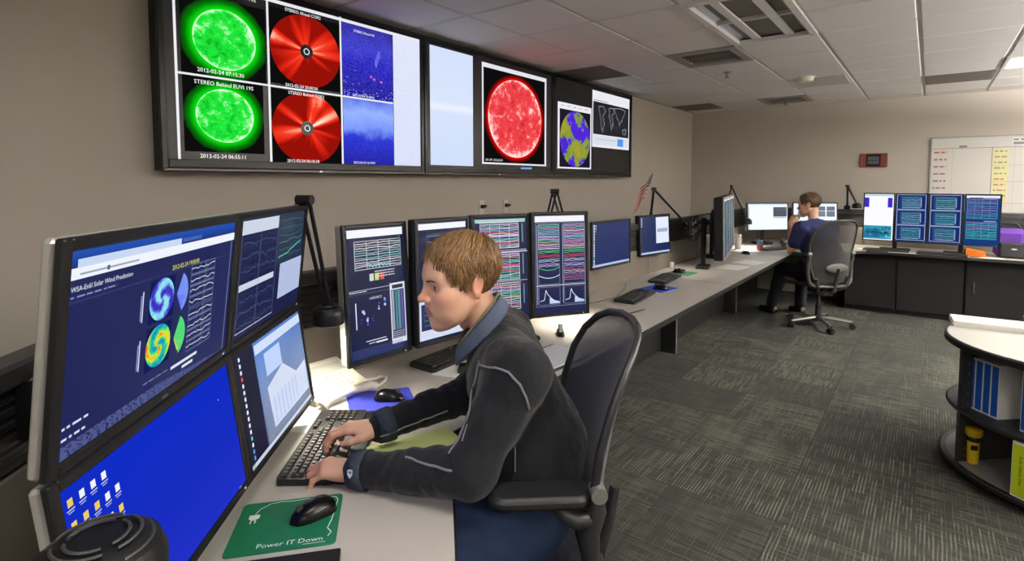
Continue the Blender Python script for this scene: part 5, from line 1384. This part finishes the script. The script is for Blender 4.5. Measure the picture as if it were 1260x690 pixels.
SKIN = attr_mat('skin', .48, spec=.35, bump=.12, bscale=500, sss=.12)
def head_prims(nb=(-.080, 0, -.20)):
    """head frame: x forward, y to the wearer's left, z up, origin between the ear canals"""
    P = [('+', s_ell((-.012, 0, .045), (.099, .077, .087)), 0),
         ('+', s_ell((.035, 0, .035), (.066, .066, .072)), .03),
         ('+', s_ell((.046, 0, -.032), (.050, .055, .070)), .03)]
    for s in (1, -1):
        P += [('+', s_cone((.000, .055 * s, -.042), (.062, .019 * s, -.097), .014, .017), .03),
              ('+', s_ell((.046, .036 * s, -.052), (.036, .028, .042)), .03),
              ('+', s_ell((.072, .028 * s, -.048), (.019, .016, .024)), .025),
              ('+', s_ell((.064, .042 * s, -.018), (.024, .022, .020)), .03),
              ('+', s_cone((.088, .012 * s, .028), (.076, .046 * s, .030), .009, .010), .022)]
    P += [('+', s_ell((.080, 0, -.103), (.017, .020, .016)), .022),
          ('+', s_ell((.079, 0, -.062), (.020, .029, .028)), .025)]
    for s in (1, -1): P += [('-', s_ell((.105, .033 * s, .008), (.017, .019, .013)), .016)]
    P += [('+', s_cone((.090, 0, .022), (.116, 0, -.021), .0072, .0088), .014),
          ('+', s_sph((.1175, 0, -.0225), .0098), .008)]
    for s in (1, -1):
        P += [('+', s_ell((.104, .0135 * s, -.0275), (.0105, .0075, .0085)), .007),
              ('-', s_ell((.108, .0075 * s, -.0365), (.006, .004, .005)), .004)]
    for s in (1, -1):   # lids round the eyeball, opened by a slit
        P += [('+', s_sph((.0775, .032 * s, .008), .0152), .006),
              ('-', s_ell((.094, .033 * s, .0062), (.015, .0150, .0054)), .002),
              ('+', s_cone((.094, .018 * s, .0125), (.082, .047 * s, .010), .0022, .0022), .005)]
    P += [('+', s_cone((.0965, -.016, -.0575), (.0965, .016, -.0575), .0036, .0036), .010),
          ('+', s_cone((.0950, -.013, -.0690), (.0950, .013, -.0690), .0042, .0042), .010),
          ('-', s_cone((.1025, -.022, -.0633), (.1025, .022, -.0633), .0020, .0020), .004),
          ('-', s_ell((.106, 0, -.0465), (.006, .004, .008)), .006)]
    for s in (1, -1):   # ears
        rot = np.array(Matrix.Rotation(R(-14), 3, 'Y')) @ np.array(Matrix.Rotation(R(22 * s), 3, 'Z'))
        c = (-.014, .077 * s, .004)
        P += [('+', s_ell(c, (.0190, .0085, .034), rot), .006),
              ('-', s_ell((c[0] + .001, c[1] + .0095 * s, c[2] + .004), (.0125, .0080, .022), rot), .003),
              ('+', s_ell((c[0] + .006, c[1] - .001 * s, c[2] - .001), (.005, .006, .009), rot), .004),
              ('+', s_ell((c[0] + .003, c[1] + .001 * s, c[2] - .028), (.008, .006, .008), rot), .006)]
    P += [('+', s_cone((-.028, 0, -.05), nb, .050, .050), .022),
          ('+', s_ell((.006, 0, -.120), (.010, .009, .014)), .02)]
    return P
def head_cols(V):
    base = np.array(srgb(230, 180, 152)); c = np.tile(base, (len(V), 1))
    def blend(ctr, r, col, amt):
        q = np.linalg.norm((V - np.array(ctr)) / np.array(r), axis=1); w = np.clip(1.3 - q, 0, 1)[:, None] * amt
        return w, np.array(col)
    for s in (1, -1):
        for ctr, r, col, amt in (((.07, .045 * s, -.025), (.035, .03, .03), srgb(206, 128, 104), .5), ((-.014, .08 * s, .0), (.028, .022, .04), srgb(206, 124, 100), .5),
                                 ((.115, 0, -.022), (.02, .02, .02), srgb(204, 128, 106), .45), ((.086, .033 * s, .006), (.014, .022, .011), srgb(150, 98, 82), .6)):  # eye-socket tint: shade under the brow put into the skin colour
            w, k = blend(ctr, r, col, amt); c = c * (1 - w) + k * w
    # lips
    w = (np.clip(1.25 - np.linalg.norm((V - np.array((.103, 0, -.0628))) / np.array((.012, .024, .0115)), axis=1), 0, .25) * 4)[:, None] * .75
    c = c * (1 - w) + np.array(srgb(186, 98, 88)) * w
    # shaven jaw
    w = (np.clip(1.2 - np.linalg.norm((V - np.array((.05, 0, -.095))) / np.array((.07, .07, .04)), axis=1), 0, 1))[:, None] * .3
    c = c * (1 - w) + np.array(srgb(176, 124, 100)) * w
    return c
def hand_prims(curl=(22, 62, 88), spread=1.0, mirror=1, lift=0):
    """wrist at origin, fingers along +x, thumb side +y, palm down"""
    P = [('+', s_cone((-.03, 0, 0), (.01, 0, .0), .025, .024), 0)]
    F = [(.092, .030, .000, (.044, .027, .021), .0092), (.096, .009, .004, (.048, .031, .022), .0096), (.091, -.012, .002, (.044, .029, .022), .0090), (.082, -.031, -.003, (.034, .021, .019), .0080)]
    for (x, y, z, ls, r) in F:
        P.append(('+', s_cone((.012, y * .55, .0), (x, y, z), .0165, r * 1.25), .018))
    fing = []
    for q, (x, y, z, ls, r) in enumerate(F):
        p = V3(x, y, z); ang = 0; fp = []
        for j, (l, a) in enumerate(zip(ls, curl)):
            th = R(a + q * 3 - lift * (q == 1)); n = p + l * V3(math.cos(th), (.10 - .07 * q) * spread * math.cos(th), -math.sin(th))
            P.append(('+', s_cone(p, n, r * (1 - .07 * j), r * (.93 - .07 * j)), .005 if j else .010)); p = n
    th = [V3(.018, .022, -.008), V3(.052, .046, -.018), V3(.080, .050, -.027), V3(.104, .043, -.034)]
    for j, (r0, r1) in enumerate(((.016, .0125), (.0115, .0100), (.0100, .0082))): P.append(('+', s_cone(th[j], th[j + 1], r0, r1), .014 if j == 0 else .005))
    P.append(('+', s_ell((.045, 0, -.010), (.045, .034, .014)), .015))
    return P
def hand_mesh(M, mirror, curl, h=.0019, lift=0):
    V, F = nets(hand_prims(curl, lift=lift), (-.065, -.062, -.10), (.20, .085, .045), h)
    V = smoothv(V, F, 1, .4)
    base = np.array(srgb(226, 176, 150)); c = np.tile(base, (len(V), 1))
    k = np.clip((V[:, 0] - .085) / .05, 0, 1)[:, None] * .35; c = c * (1 - k) + np.array(srgb(206, 128, 106)) * k
    for (x, y, z) in ((.092, .030, .010), (.096, .009, .014), (.091, -.012, .012), (.082, -.031, .006)):
        w = np.clip(1.2 - np.linalg.norm((V - np.array((x, y, z))) / .012, axis=1), 0, 1)[:, None] * .3; c = c * (1 - w) + np.array(srgb(196, 120, 100)) * w
    if mirror < 0: V = V * np.array((1, -1, 1)); F = F[:, ::-1]
    A = np.array(M); V = V @ A[:3, :3].T + A[:3, 3]
    return V, F, c
def join(parts):
    Vs, Fs, Cs, o = [], [], [], 0
    for V, F, C in parts: Vs.append(V); Fs.append(F + o); Cs.append(C); o += len(V)
    return np.concatenate(Vs), np.concatenate(Fs), np.concatenate(Cs)
def hairdo(parent, HM, sc, col1, col2, seed, nlock, long=True, h=.003):
    """a close cap plus combed locks, in the head frame"""
    P = [('+', s_ell((-.013, 0, .047), (.106, .085, .094)), 0), ('+', s_ell((.035, 0, .045), (.066, .071, .074)), .03)]
    cap = P + [('-', s_ell((.125, 0, -.012), (.084, .12, .122 if long else .130)), .010),
            ('-', s_ell((.03, .09, -.055), (.045, .06, .085)), .010), ('-', s_ell((.03, -.09, -.055), (.045, .06, .085)), .010),
            ('-', s_ell((-.014, .10, -.006), (.028, .04, .046)), .008), ('-', s_ell((-.014, -.10, -.006), (.028, .04, .046)), .008),
            ('-', s_ell((-.02, 0, -.155), (.16, .16, .115)), .015)]
    V, F = nets(cap, (-.14, -.11, -.09), (.13, .11, .165), h)
    N = normals(V, F); rg = random.Random(seed)
    fV, fF = nets(P, (-.14, -.11, -.09), (.13, .11, .165), .006)
    tree = BVHTree.FromPolygons([Vector(p) for p in fV], fF.tolist())
    ca = np.array(col1); cb = np.array(col2)
    parts = [(V, F, np.tile(ca * .8 + cb * .2, (len(V), 1)))]
    hull = ev(P, V); outer = np.where(np.abs(hull) < .004)[0]
    crown = V3(-.055, 0, .135); lv, lf, lc = [], [], []
    def emit(pts, r0):
        m = len(pts); off = len(lv)
        r0 = r0 or rg.uniform(.0006, .0014); tt = rg.random() ** 1.3; cc = ca * (1 - tt) + cb * tt
        for q, (s_, nn) in enumerate(pts):
            d = pts[min(q + 1, m - 1)][0] - pts[max(q - 1, 0)][0]; u = np.cross(d, nn); u /= (np.linalg.norm(u) + 1e-9)
            w = q / (m - 1); r = r0 * min(1, .35 + 2 * w) * (1 - w ** 2 * .97)
            for (a, b) in ((1, 0), (0, .55), (-1, 0), (0, -.8)): lv.append(s_ + u * r * a * 1.8 + nn * r * b - nn * (.002 if q == 0 else 0)); lc.append(cc)
        for q in range(m - 1):
            for j in range(4): lf.append([off + q * 4 + j, off + q * 4 + (j + 1) % 4, off + (q + 1) * 4 + (j + 1) % 4, off + (q + 1) * 4 + j])
    for k in range(nlock):
        i = outer[rg.randrange(len(outer))]; p = V[i]
        fringe = long and p[0] > .045 and p[2] > .075
        top = p[2] > .095
        pts = []; lift = rg.uniform(-.0005, .0022); n = rg.randint(8, 13) if not fringe else rg.randint(7, 12); step = .0088 if top else .008
        v = p - crown; v = v / (np.linalg.norm(v) + 1e-6)
        if long and p[0] > -.06 and top: v = V3(.75, .55 * (1 if p[1] > -.012 else -.8), 0) + v * .5
        elif not top: v = V3(-.25 if p[0] < .03 else .05, 0, -1)
        v = v + np.array([rg.gauss(0, .06), rg.gauss(0, .06), 0])
        for q in range(n):
            loc, nn, _, _ = tree.find_nearest(Vector(p))
            nn = np.array(nn); 
            if nn @ (p - V3(-.01, 0, .03)) < 0: nn = -nn
            s_ = np.array(loc) + nn * (lift + .0012 * math.sin(q * .9 + k)); pts.append((s_, nn))
            v = v - nn * (v @ nn); v = v / (np.linalg.norm(v) + 1e-9); p = s_ + v * step; v = v + V3(0, 0, -.16)
            x, y, z = p
            if q > 1 and (z < -.048 or (x > .052 and z < (.050 if fringe and rg.random() < .12 else .060 + max(0, x - .052) * .9)) or (abs(y) > .045 and x > .022 and z < .012 and x > .036) or (abs(y) > .06 and -.042 < x <= .014 and z < .036)): break
        m = len(pts)
        if m < 3: continue
        emit(pts, None)
    if long:
        for sd in (1, -1):          # sideburns
            for k in range(46):
                p = V3(rg.uniform(.012, .030), sd * .076, rg.uniform(.012, .040)); pts = []
                for q in range(7):
                    loc, nn, _, _ = tree.find_nearest(Vector(p)); nn = np.array(nn); nn = nn if nn @ (p - V3(-.01, 0, .03)) > 0 else -nn
                    s_ = np.array(loc) - nn * .0045; pts.append((s_, nn)); p = s_ + V3(.0002, 0, -.0068)
                emit(pts, .0011)
        for k in range(30):         # thin wisps over the forehead
            p = V3(.055, rg.uniform(-.03, .06), .095); pts = []; v = V3(.7, rg.uniform(.0, .5), -.45)
            for q in range(rg.randint(7, 11)):
                loc, nn, _, _ = tree.find_nearest(Vector(p)); nn = np.array(nn); nn = nn if nn @ (p - V3(-.01, 0, .03)) > 0 else -nn
                s_ = np.array(loc) + nn * (.001 - .0008 * q); pts.append((s_, nn)); v = v + V3(0, 0, -.12); p = s_ + v / np.linalg.norm(v) * .0085
            emit(pts, .0011)
    parts.append((np.array(lv), np.array(lf), np.array(lc)))
    V, F, C = join(parts)
    A = np.array(HM); V = V @ A[:3, :3].T + A[:3, 3]
    return mesh_np('hair', V, F, attr_mat('hair_strands', .42, spec=.5), parent, C)
def person(loc, rz, label, J, cl, hh=.0026, hj=.006, seams=None, fine=True):
    t = empty('person', loc, rz, label, 'person')
    HM = Matrix.Translation(J['head']) @ Matrix.Rotation(PI + R(J['yaw']), 4, 'Z') @ Matrix.Rotation(R(J['pitch']), 4, 'Y') @ Matrix.Rotation(R(J.get('roll', 0)), 4, 'X') @ Matrix.Scale(J['hs'], 4)
    nb = HM.inverted() @ (Vector(J['neck']) + (Vector(J['neck']) - Vector(J['head'])) * .08 + Vector((-.008, 0, 0)))
    V, F = nets(head_prims(tuple(nb)), (-.21, -.16, -.24), (.14, .16, .145), hh)
    V = smoothv(V, F, 1, .35); C = head_cols(V); A = np.array(HM); V = V @ A[:3, :3].T + A[:3, 3]
    parts = [(V, F, C)]
    for nm, mir in (('L', -1), ('R', 1)):
        parts.append(hand_mesh(J['hand' + nm], mir, J['curl' + nm], .0019 if fine else .003, lift=J.get('lift', 0)))
    # the trunk and limbs under the clothes
    sk = [('+', s_cone(J['pelvis'], J['chest'], .10, .10), 0), ('+', s_cone(J['chest'], J['neck'], .06, .042), .05)]
    for s in 'LR':
        sk += [('+', s_cone(J['chest'], J['sh' + s], .06, .042), .03), ('+', s_cone(J['sh' + s], J['el' + s], .048, .040), .03), ('+', s_cone(J['el' + s], J['wr' + s], .040, .026), .02),
               ('+', s_cone(J['hip' + s], J['kn' + s], .07, .05), .04), ('+', s_cone(J['kn' + s], J['an' + s], .048, .035), .02)]
    allp = np.array([J[k] for k in J if k[:2] in ('sh', 'el', 'wr', 'hi', 'kn', 'an', 'pe', 'ch', 'ne')])
    V, F = nets(sk, allp.min(0) - .16, allp.max(0) + .16, .011)
    parts.append((V, F, np.tile(np.array(srgb(212, 158, 130)), (len(V), 1))))
    V, F, C = join(parts); mesh_np('body', V, F, SKIN, t, C)
    for s in (1, -1):
        e = MB(); ec = Vector((.0770, .032 * s, .0072)); g = Vector((1, J.get('gaze', 0), J.get('gz', -.12))).normalized()
        e.cur = srgb(222, 216, 210); e.ell(ec, (.0131, .0131, .0131), 20, 14, M=HM)
        u, v = frame_of(g)
        for rr, col, dd in ((.0060, srgb(56, 66, 70), .01225), (.0028, (.005, .005, .005), .01285)):
            e.cur = col; pts = [HM @ (ec + g * (dd + .0004) + (u * math.cos(k * PI / 8) + v * math.sin(k * PI / 8)) * rr) for k in range(16)]; cpt = HM @ (ec + g * (dd + .0011))
            e.add(pts + [cpt], [(k, (k + 1) % 16, 16) for k in range(16)])
        e.build('eye', attr_mat('eyeball', .15, spec=.6), t, smooth=True)
        b = MB(); b.tube([HM @ (ec + Vector((math.cos(R(a)) * .0142, math.sin(R(a)) * .0142 * s, .0050))) for a in (-62, -35, 0, 35, 62)], [.0013, .0020, .0022, .0020, .0013], 5); b.build('eyelash', mat('lash', srgb(54, 36, 26), .6), t, smooth=True)
        b = MB(); b.tube([HM @ Vector(q) for q in ((.1025, .011 * s, .0225), (.1020, .022 * s, .0262), (.0975, .035 * s, .0285), (.0880, .049 * s, .0260))], [.0034, .0050, .0046, .0020], 6, flat=.6)
        b.build('eyebrow', mat('brow_' + cl['id'], cl['brow'], .7), t, smooth=True)
    hairdo(t, HM, 1, cl['hair'][0], cl['hair'][1], cl['seed'], cl['locks'], cl['long'], .003 if fine else .005)
    # upper garment
    pe, ch, ne = (V3(*J[k]) for k in ('pelvis', 'chest', 'neck'))
    w = V3(0, cl['tw'], 0); G = []
    mid = (pe + ch) / 2 + V3(cl.get('back', .02), 0, 0)
    for s in (1, -1):
        G += [('+', s_cone(pe + w * s, mid + w * s, cl['r'][0], cl['r'][1]), .05 if G else 0), ('+', s_cone(mid + w * s, ch + w * s * 1.05, cl['r'][1], cl['r'][2]), .05)]
    for k, s in (('L', -1), ('R', 1)):
        sh = V3(*J['sh' + k]); el = V3(*J['el' + k]); wr = V3(*J['wr' + k])
        G += [('+', s_cone(ch + (ne - ch) * .45, sh, .075, cl['sl'][0] * .95), .05), ('+', s_cone(ne - (ne - ch) * .15, sh, .045, cl['sl'][0] * .8), .05)]
        if cl['long_sleeve']: 
            m2 = (sh + el) / 2
            G += [('+', s_cone(sh, m2, cl['sl'][0], cl['sl'][1] * 1.03), .035), ('+', s_cone(m2, el, cl['sl'][1] * 1.03, cl['sl'][1]), .03), ('+', s_cone(el, el + (wr - el) * .5, cl['sl'][1], cl['sl'][1] * .80), .022), ('+', s_cone(el + (wr - el) * .5, wr, cl['sl'][1] * .80, cl['sl'][2]), .02)]
        else: G += [('+', s_cone(sh, sh + (el - sh) * .68, cl['sl'][0], cl['sl'][1] * 1.02), .035)]
    G += [('-', s_cone(ne - (ne - ch) * .2 + V3(-.012, 0, 0), V3(*J['head']) + V3(0, 0, -.04), .045, .052), .012)]
    G += [('i', lambda P: -(P[:, 2] - cl['hem']), .01)]
    lim = np.array([pe - .2, ch - .2] + [V3(*J[k]) for k in J if k[:2] in ('sh', 'el', 'wr')] + [pe + .22, ch + .22])
    V, F = nets(G, lim.min(0) - .09, lim.max(0) + .09, hj)
    V = smoothv(V, F, 1, .5); N = normals(V, F)
    V = fold(V, N, cl['fold'], 11, 3.3, (1, 1, .8)); V = fold(V, N, cl['fold'] * .55, 26, 8.1, (1, 1, .6))
    for k in 'LR':      # sleeves bunch in rings across the arm
        a_, b_ = (V3(*J['el' + k]), V3(*J['wr' + k])) if cl['long_sleeve'] else (V3(*J['sh' + k]), V3(*J['el' + k]))
        ba = b_ - a_; Ln = np.linalg.norm(ba); tt_ = ((V - a_) @ ba) / Ln / Ln; rr_ = np.linalg.norm(V - a_ - np.clip(tt_, 0, 1)[:, None] * ba, axis=1)
        w_ = np.clip(1.25 - rr_ / .085, 0, 1) * np.clip((tt_ + .25) * 4, 0, 1) * np.clip((1.05 - tt_) * 6, 0, 1)
        wob = np.array([noise.noise(Vector((p[0] * 9, p[1] * 9, p[2] * 9))) for p in V])
        w_ = w_ * np.clip(.35 + 1.3 * wob, 0, 1)
        V = V + N * (w_ * np.sin(tt_ * Ln * 120 + wob * 7 + 3 * np.arctan2(V[:, 2] - a_[2], V[:, 1] - a_[1])) * cl['fold'] * .9)[:, None]
    gm = mesh_np(cl['top_name'], V, F, cl['top'], t); gm['label'] = cl['top_label']
    # lower garment
    Q = [('+', s_ell(pe + V3(.0, 0, -.03), (.135, .165, .10)), 0)]
    for k in 'LR':
        hp = V3(*J['hip' + k]); kn = V3(*J['kn' + k]); an = V3(*J['an' + k])
        Q += [('+', s_cone(hp, kn, .092, .074), .05), ('+', s_cone(kn, an + (kn - an) * .04, .073, .062), .03)]
    Q += [('i', lambda P: np.maximum(-(P[:, 2] - .085), P[:, 2] - cl['waist']), .01)]
    V, F = nets(Q, allp.min(0) - .16, allp.max(0) + .16, hj * 1.25)
    V = smoothv(V, F, 1, .5); N = normals(V, F); V = fold(V, N, .006, 13, 1.7, (1, 1, 1)); 
    o = mesh_np(cl['pants_name'], V, F, cl['pants'], t)
    for k in 'LR':
        an = V3(*J['an' + k]); f = V3(*J['foot' + k]); f = f / np.linalg.norm(f)
        S = [('+', s_cone(an + V3(0, 0, -.01), an + V3(0, 0, -.05) - f * .02, .045, .045), 0), ('+', s_cone(an + V3(0, 0, -.062) - f * .03, an + V3(0, 0, -.07) + f * .15, .040, .036), .03),
             ('i', lambda P: -(P[:, 2] - .002), .004)]
        lo = an - .26; hi = an + .26; lo[2] = -.02; hi[2] = an[2] + .06
        V, F = nets(S, lo, hi, .006); mesh_np('shoe', V, F, mat('shoe_leather', srgb(30, 26, 24), .4), t)
    return t, gm, HM
def handM(wr, dirx, yawdeg=None, roll=0):
    x = Vector(dirx).normalized(); y = Vector((0, 0, 1)).cross(x).normalized(); z = x.cross(y)
    M = Matrix(((x.x, y.x, z.x, wr[0]), (x.y, y.y, z.y, wr[1]), (x.z, y.z, z.z, wr[2]), (0, 0, 0, 1)))
    return M @ Matrix.Rotation(R(roll), 4, 'X')
FLEECE = mat('charcoal_fleece', srgb(30, 31, 35), .95, var=.18, scale=90, bump=.5, bscale=260, spec=.15, sheen=.15)
DENIM = mat('denim', srgb(46, 66, 104), .85, var=.15, scale=60, bump=.3, bscale=400)
OX, OY = .13, 1.55         # where the near man's own origin stands in the seat frame (x back, y away)
def n_(x, y, z): return (x - OX, y - OY, z)
WL, WR_ = n_(-.325, 1.430, .780), n_(-.300, 1.625, .808)
JN = dict(head=n_(-.050, 1.55, 1.262), yaw=25, pitch=6, roll=-2, hs=1.05, gaze=.08, gz=-.14,
          pelvis=n_(.13, 1.55, .60), chest=n_(.088, 1.55, .985), neck=n_(.045, 1.55, 1.13),
          shL=n_(.100, 1.372, 1.055), elL=n_(-.022, 1.312, .832), wrL=WL, shR=n_(.09, 1.73, 1.055), elR=n_(-.02, 1.79, .845), wrR=WR_,
          hipL=n_(.10, 1.46, .565), knL=n_(-.36, 1.40, .565), anL=n_(-.30, 1.40, .09), hipR=n_(.10, 1.64, .565), knR=n_(-.36, 1.70, .565), anR=n_(-.34, 1.72, .09),
          footL=(-1, -.1, 0), footR=(-1, .15, 0), curlL=(24, 62, 86), curlR=(20, 60, 84), lift=0,
          handL=handM(WL, (-1, .20, .02)), handR=handM(WR_, (-1, -.10, .06), roll=6))
t_near, jacket, HMn = person(L2W(OX, OY), PRZ, 'man with light brown hair in a dark fleece jacket, typing at the near array', JN,
    dict(id='near', brow=srgb(84, 56, 34), hair=(srgb(88, 62, 36), srgb(170, 128, 82)), seed=4, locks=5600, long=True, tw=.055, back=.045, r=(.135, .142, .122), sl=(.078, .064, .042), long_sleeve=True,
         hem=.70, fold=.0055, top_name='jacket', top=FLEECE, top_label='dark charcoal fleece jacket with grey piping', pants_name='jeans', pants=DENIM, waist=.745), hh=.0024, hj=.0055)
# collar, cuffs, piping, emblem
COLR = mat('collar_slate', srgb(74, 84, 104), .9, var=.12, scale=80, bump=.3)
PIPE = mat('grey_piping', srgb(120, 122, 128), .7)
def loop_strip(name, f0, f1, m, n=40, th=.006):
    b = MB(); b.v = [f0(2 * PI * k / n) for k in range(n)] + [f1(2 * PI * k / n) for k in range(n)]
    b.f = [(k, (k + 1) % n, n + (k + 1) % n, n + k) for k in range(n)]; b.c = [None] * n; b.m = [0] * n
    o = b.build(name, m, t_near, smooth=True); s = o.modifiers.new('solid', 'SOLIDIFY'); s.thickness = th; s.offset = 0
    sb = o.modifiers.new('sub', 'SUBSURF'); sb.levels = 1; sb.render_levels = 1
    return o
def cz(a, zf, zb): return zf + (zb - zf) * (.5 + .5 * math.cos(a)) ** .8     # a = 0 is the nape
loop_strip('collar', lambda a: n_(.010 + .078 * math.cos(a), 1.55 + .084 * math.sin(a), cz(a, 1.015, 1.182)),
           lambda a: n_(-.003 + .060 * math.cos(a), 1.55 + .066 * math.sin(a), cz(a, 1.075, 1.225)), COLR, th=.011)
MB().tube([n_(-.003 + .057 * math.cos(2 * PI * k / 40), 1.55 + .063 * math.sin(2 * PI * k / 40), cz(2 * PI * k / 40, 1.077, 1.228)) for k in range(40)], .0042, 8, closed=True).build('collar_lining', mat('olive_lining', srgb(112, 108, 84), .9), t_near, smooth=True)
for k, (w, e) in dict(L=(WL, JN['elL']), R=(WR_, JN['elR'])).items():
    w = Vector(w); d = (w - Vector(e)).normalized(); u, v = frame_of(d)
    c = MB(); c.tube([w - d * .035, w - d * .01, w + d * .012], [.0485, .048, .043], 24)
    c.f = c.f[:-2]; c.c = c.c[:-2]; c.m = c.m[:-2]
    o = c.build('cuff', mat('cuff_slate', srgb(48, 54, 68), .9, var=.12, scale=80, bump=.3), t_near, smooth=True); s = o.modifiers.new('solid', 'SOLIDIFY'); s.thickness = .006; s.offset = 0
me = jacket.data
bvh = BVHTree.FromPolygons([v.co for v in me.vertices], [list(p.vertices) for p in me.polygons])
def onside(x, z, y0=1.0):      # onto the jacket's left flank
    h = bvh.ray_cast(Vector(n_(x, y0, z)), Vector((0, 1, 0))); return h[0], h[1]
def piping(pts, name='piping', r=.0032):
    P = []
    for (a, b) in zip(pts[:-1], pts[1:]):
        for k in range(6):
            x = a[0] + (b[0] - a[0]) * k / 6; z = a[1] + (b[1] - a[1]) * k / 6; h, n = onside(x, z)
            if h and h.y + OY < 1.49: P.append(h + (n if n.y < 0 else -n) * .0005)
    if len(P) > 2: MB().tube(P, r, 6).build(name, PIPE, t_near, smooth=True)
def pxl(u, v, d): return ((u - 630) / 669 * d + .06 * d, 1.55 - d * (.063 + (v - 265) / 669))
piping([pxl(u, v, 1.31) for u, v in ((588, 474), (596, 464), (610, 458), (626, 460), (640, 474), (648, 492), (653, 512))])
piping([pxl(u, v, 1.28) for u, v in ((590, 472), (584, 500), (574, 530), (562, 556), (548, 574))])
piping([pxl(u, v, 1.30) for u, v in ((556, 579), (535, 581), (510, 582), (485, 580), (462, 577), (452, 576))])
piping([pxl(u, v, 1.38) for u, v in ((634, 554), (634, 572), (634, 588))], r=.002)
piping([pxl(u, v, 1.26) for u, v in ((574, 540), (566, 562))], r=.0022)
def onside2(x, z):
    h = bvh.ray_cast(Vector(n_(x, 1.50, z)), Vector((0, 1, 0))); return h[0], h[1]
P = []
for k in range(20):
    x, z = (lambda a, b, t: (a[0] + (b[0] - a[0]) * t, a[1] + (b[1] - a[1]) * t))(pxl(466, 541, 1.58), pxl(548, 521, 1.62), k / 19); h, n = onside2(x, z)
    if h: P.append(h + Vector((0, -.0005, 0)))
if len(P) > 2: MB().tube(P, .0028, 6).build('piping', PIPE, t_near, smooth=True)
w = Vector(WL); d = (w - Vector(JN['elL'])).normalized(); n = Vector((0, -1, .35)); n = (n - d * n.dot(d)).normalized()
h = w - d * .012 + n * .0525; up = d.cross(n).normalized(); up = up if up.z > 0 else -up; rt = up.cross(n); e = MB()
def pt(a, b2, k=0): return h + n * k + rt * a + up * b2
sh = [(-.008, .009), (0, .011), (.008, .009), (.008, -.002), (0, -.012), (-.008, -.002)]
e.cur = srgb(214, 222, 230); e.add([pt(*q) for q in sh], [list(range(6))])
e.cur = srgb(40, 90, 140); e.add([pt(q[0] * .6 - .001, q[1] * .55, .0004) for q in sh[:4]], [list(range(4))])
e.build('emblem', attr_mat('print', .5), t_near)

# the far man, seated with his left hand at his mouth
NAVYS = mat('navy_polo', srgb(24, 32, 78), .9, var=.1, bump=.2, bscale=400)
DTROU = mat('dark_trousers', srgb(20, 22, 30), .9, var=.1)
hl = (-.335, -.15, 1.075)
JF = dict(head=(-.235, 0, 1.285), yaw=34, pitch=8, hs=1.03, pelvis=(-.02, 0, .60), chest=(-.115, 0, .96), neck=(-.17, 0, 1.12),
          shL=(-.135, -.185, 1.04), elL=(-.20, -.245, .80), wrL=hl, shR=(-.12, .18, 1.04), elR=(-.20, .25, .80), wrR=(-.44, .22, .785),
          hipL=(-.04, -.09, .555), knL=(-.47, -.14, .55), anL=(-.62, -.14, .10), hipR=(-.04, .09, .555), knR=(-.46, .14, .55), anR=(-.5, .15, .10), footL=(-1, -.1, 0), footR=(-1, .1, 0),
          curlL=(50, 80, 70), curlR=(20, 40, 40), handL=handM(hl, (-.05, .45, .9)), handR=handM((-.44, .22, .785), (-1, -.1, -.05)))
person((FCH[0] + .035, FCH[1] + .05, 0), R(-40), 'man in a navy polo shirt seated at the far corner, hand at his mouth', JF,
    dict(id='far', brow=srgb(70, 46, 30), hair=(srgb(66, 44, 28), srgb(116, 82, 52)), seed=9, locks=900, long=False, tw=.06, back=.03, r=(.135, .14, .125), sl=(.072, .066, .04), long_sleeve=False,
         hem=.54, fold=.005, top_name='polo_shirt', top=NAVYS, top_label='navy short-sleeved polo shirt', pants_name='trousers', pants=DTROU, waist=.66), hh=.0045, hj=.009, fine=False)
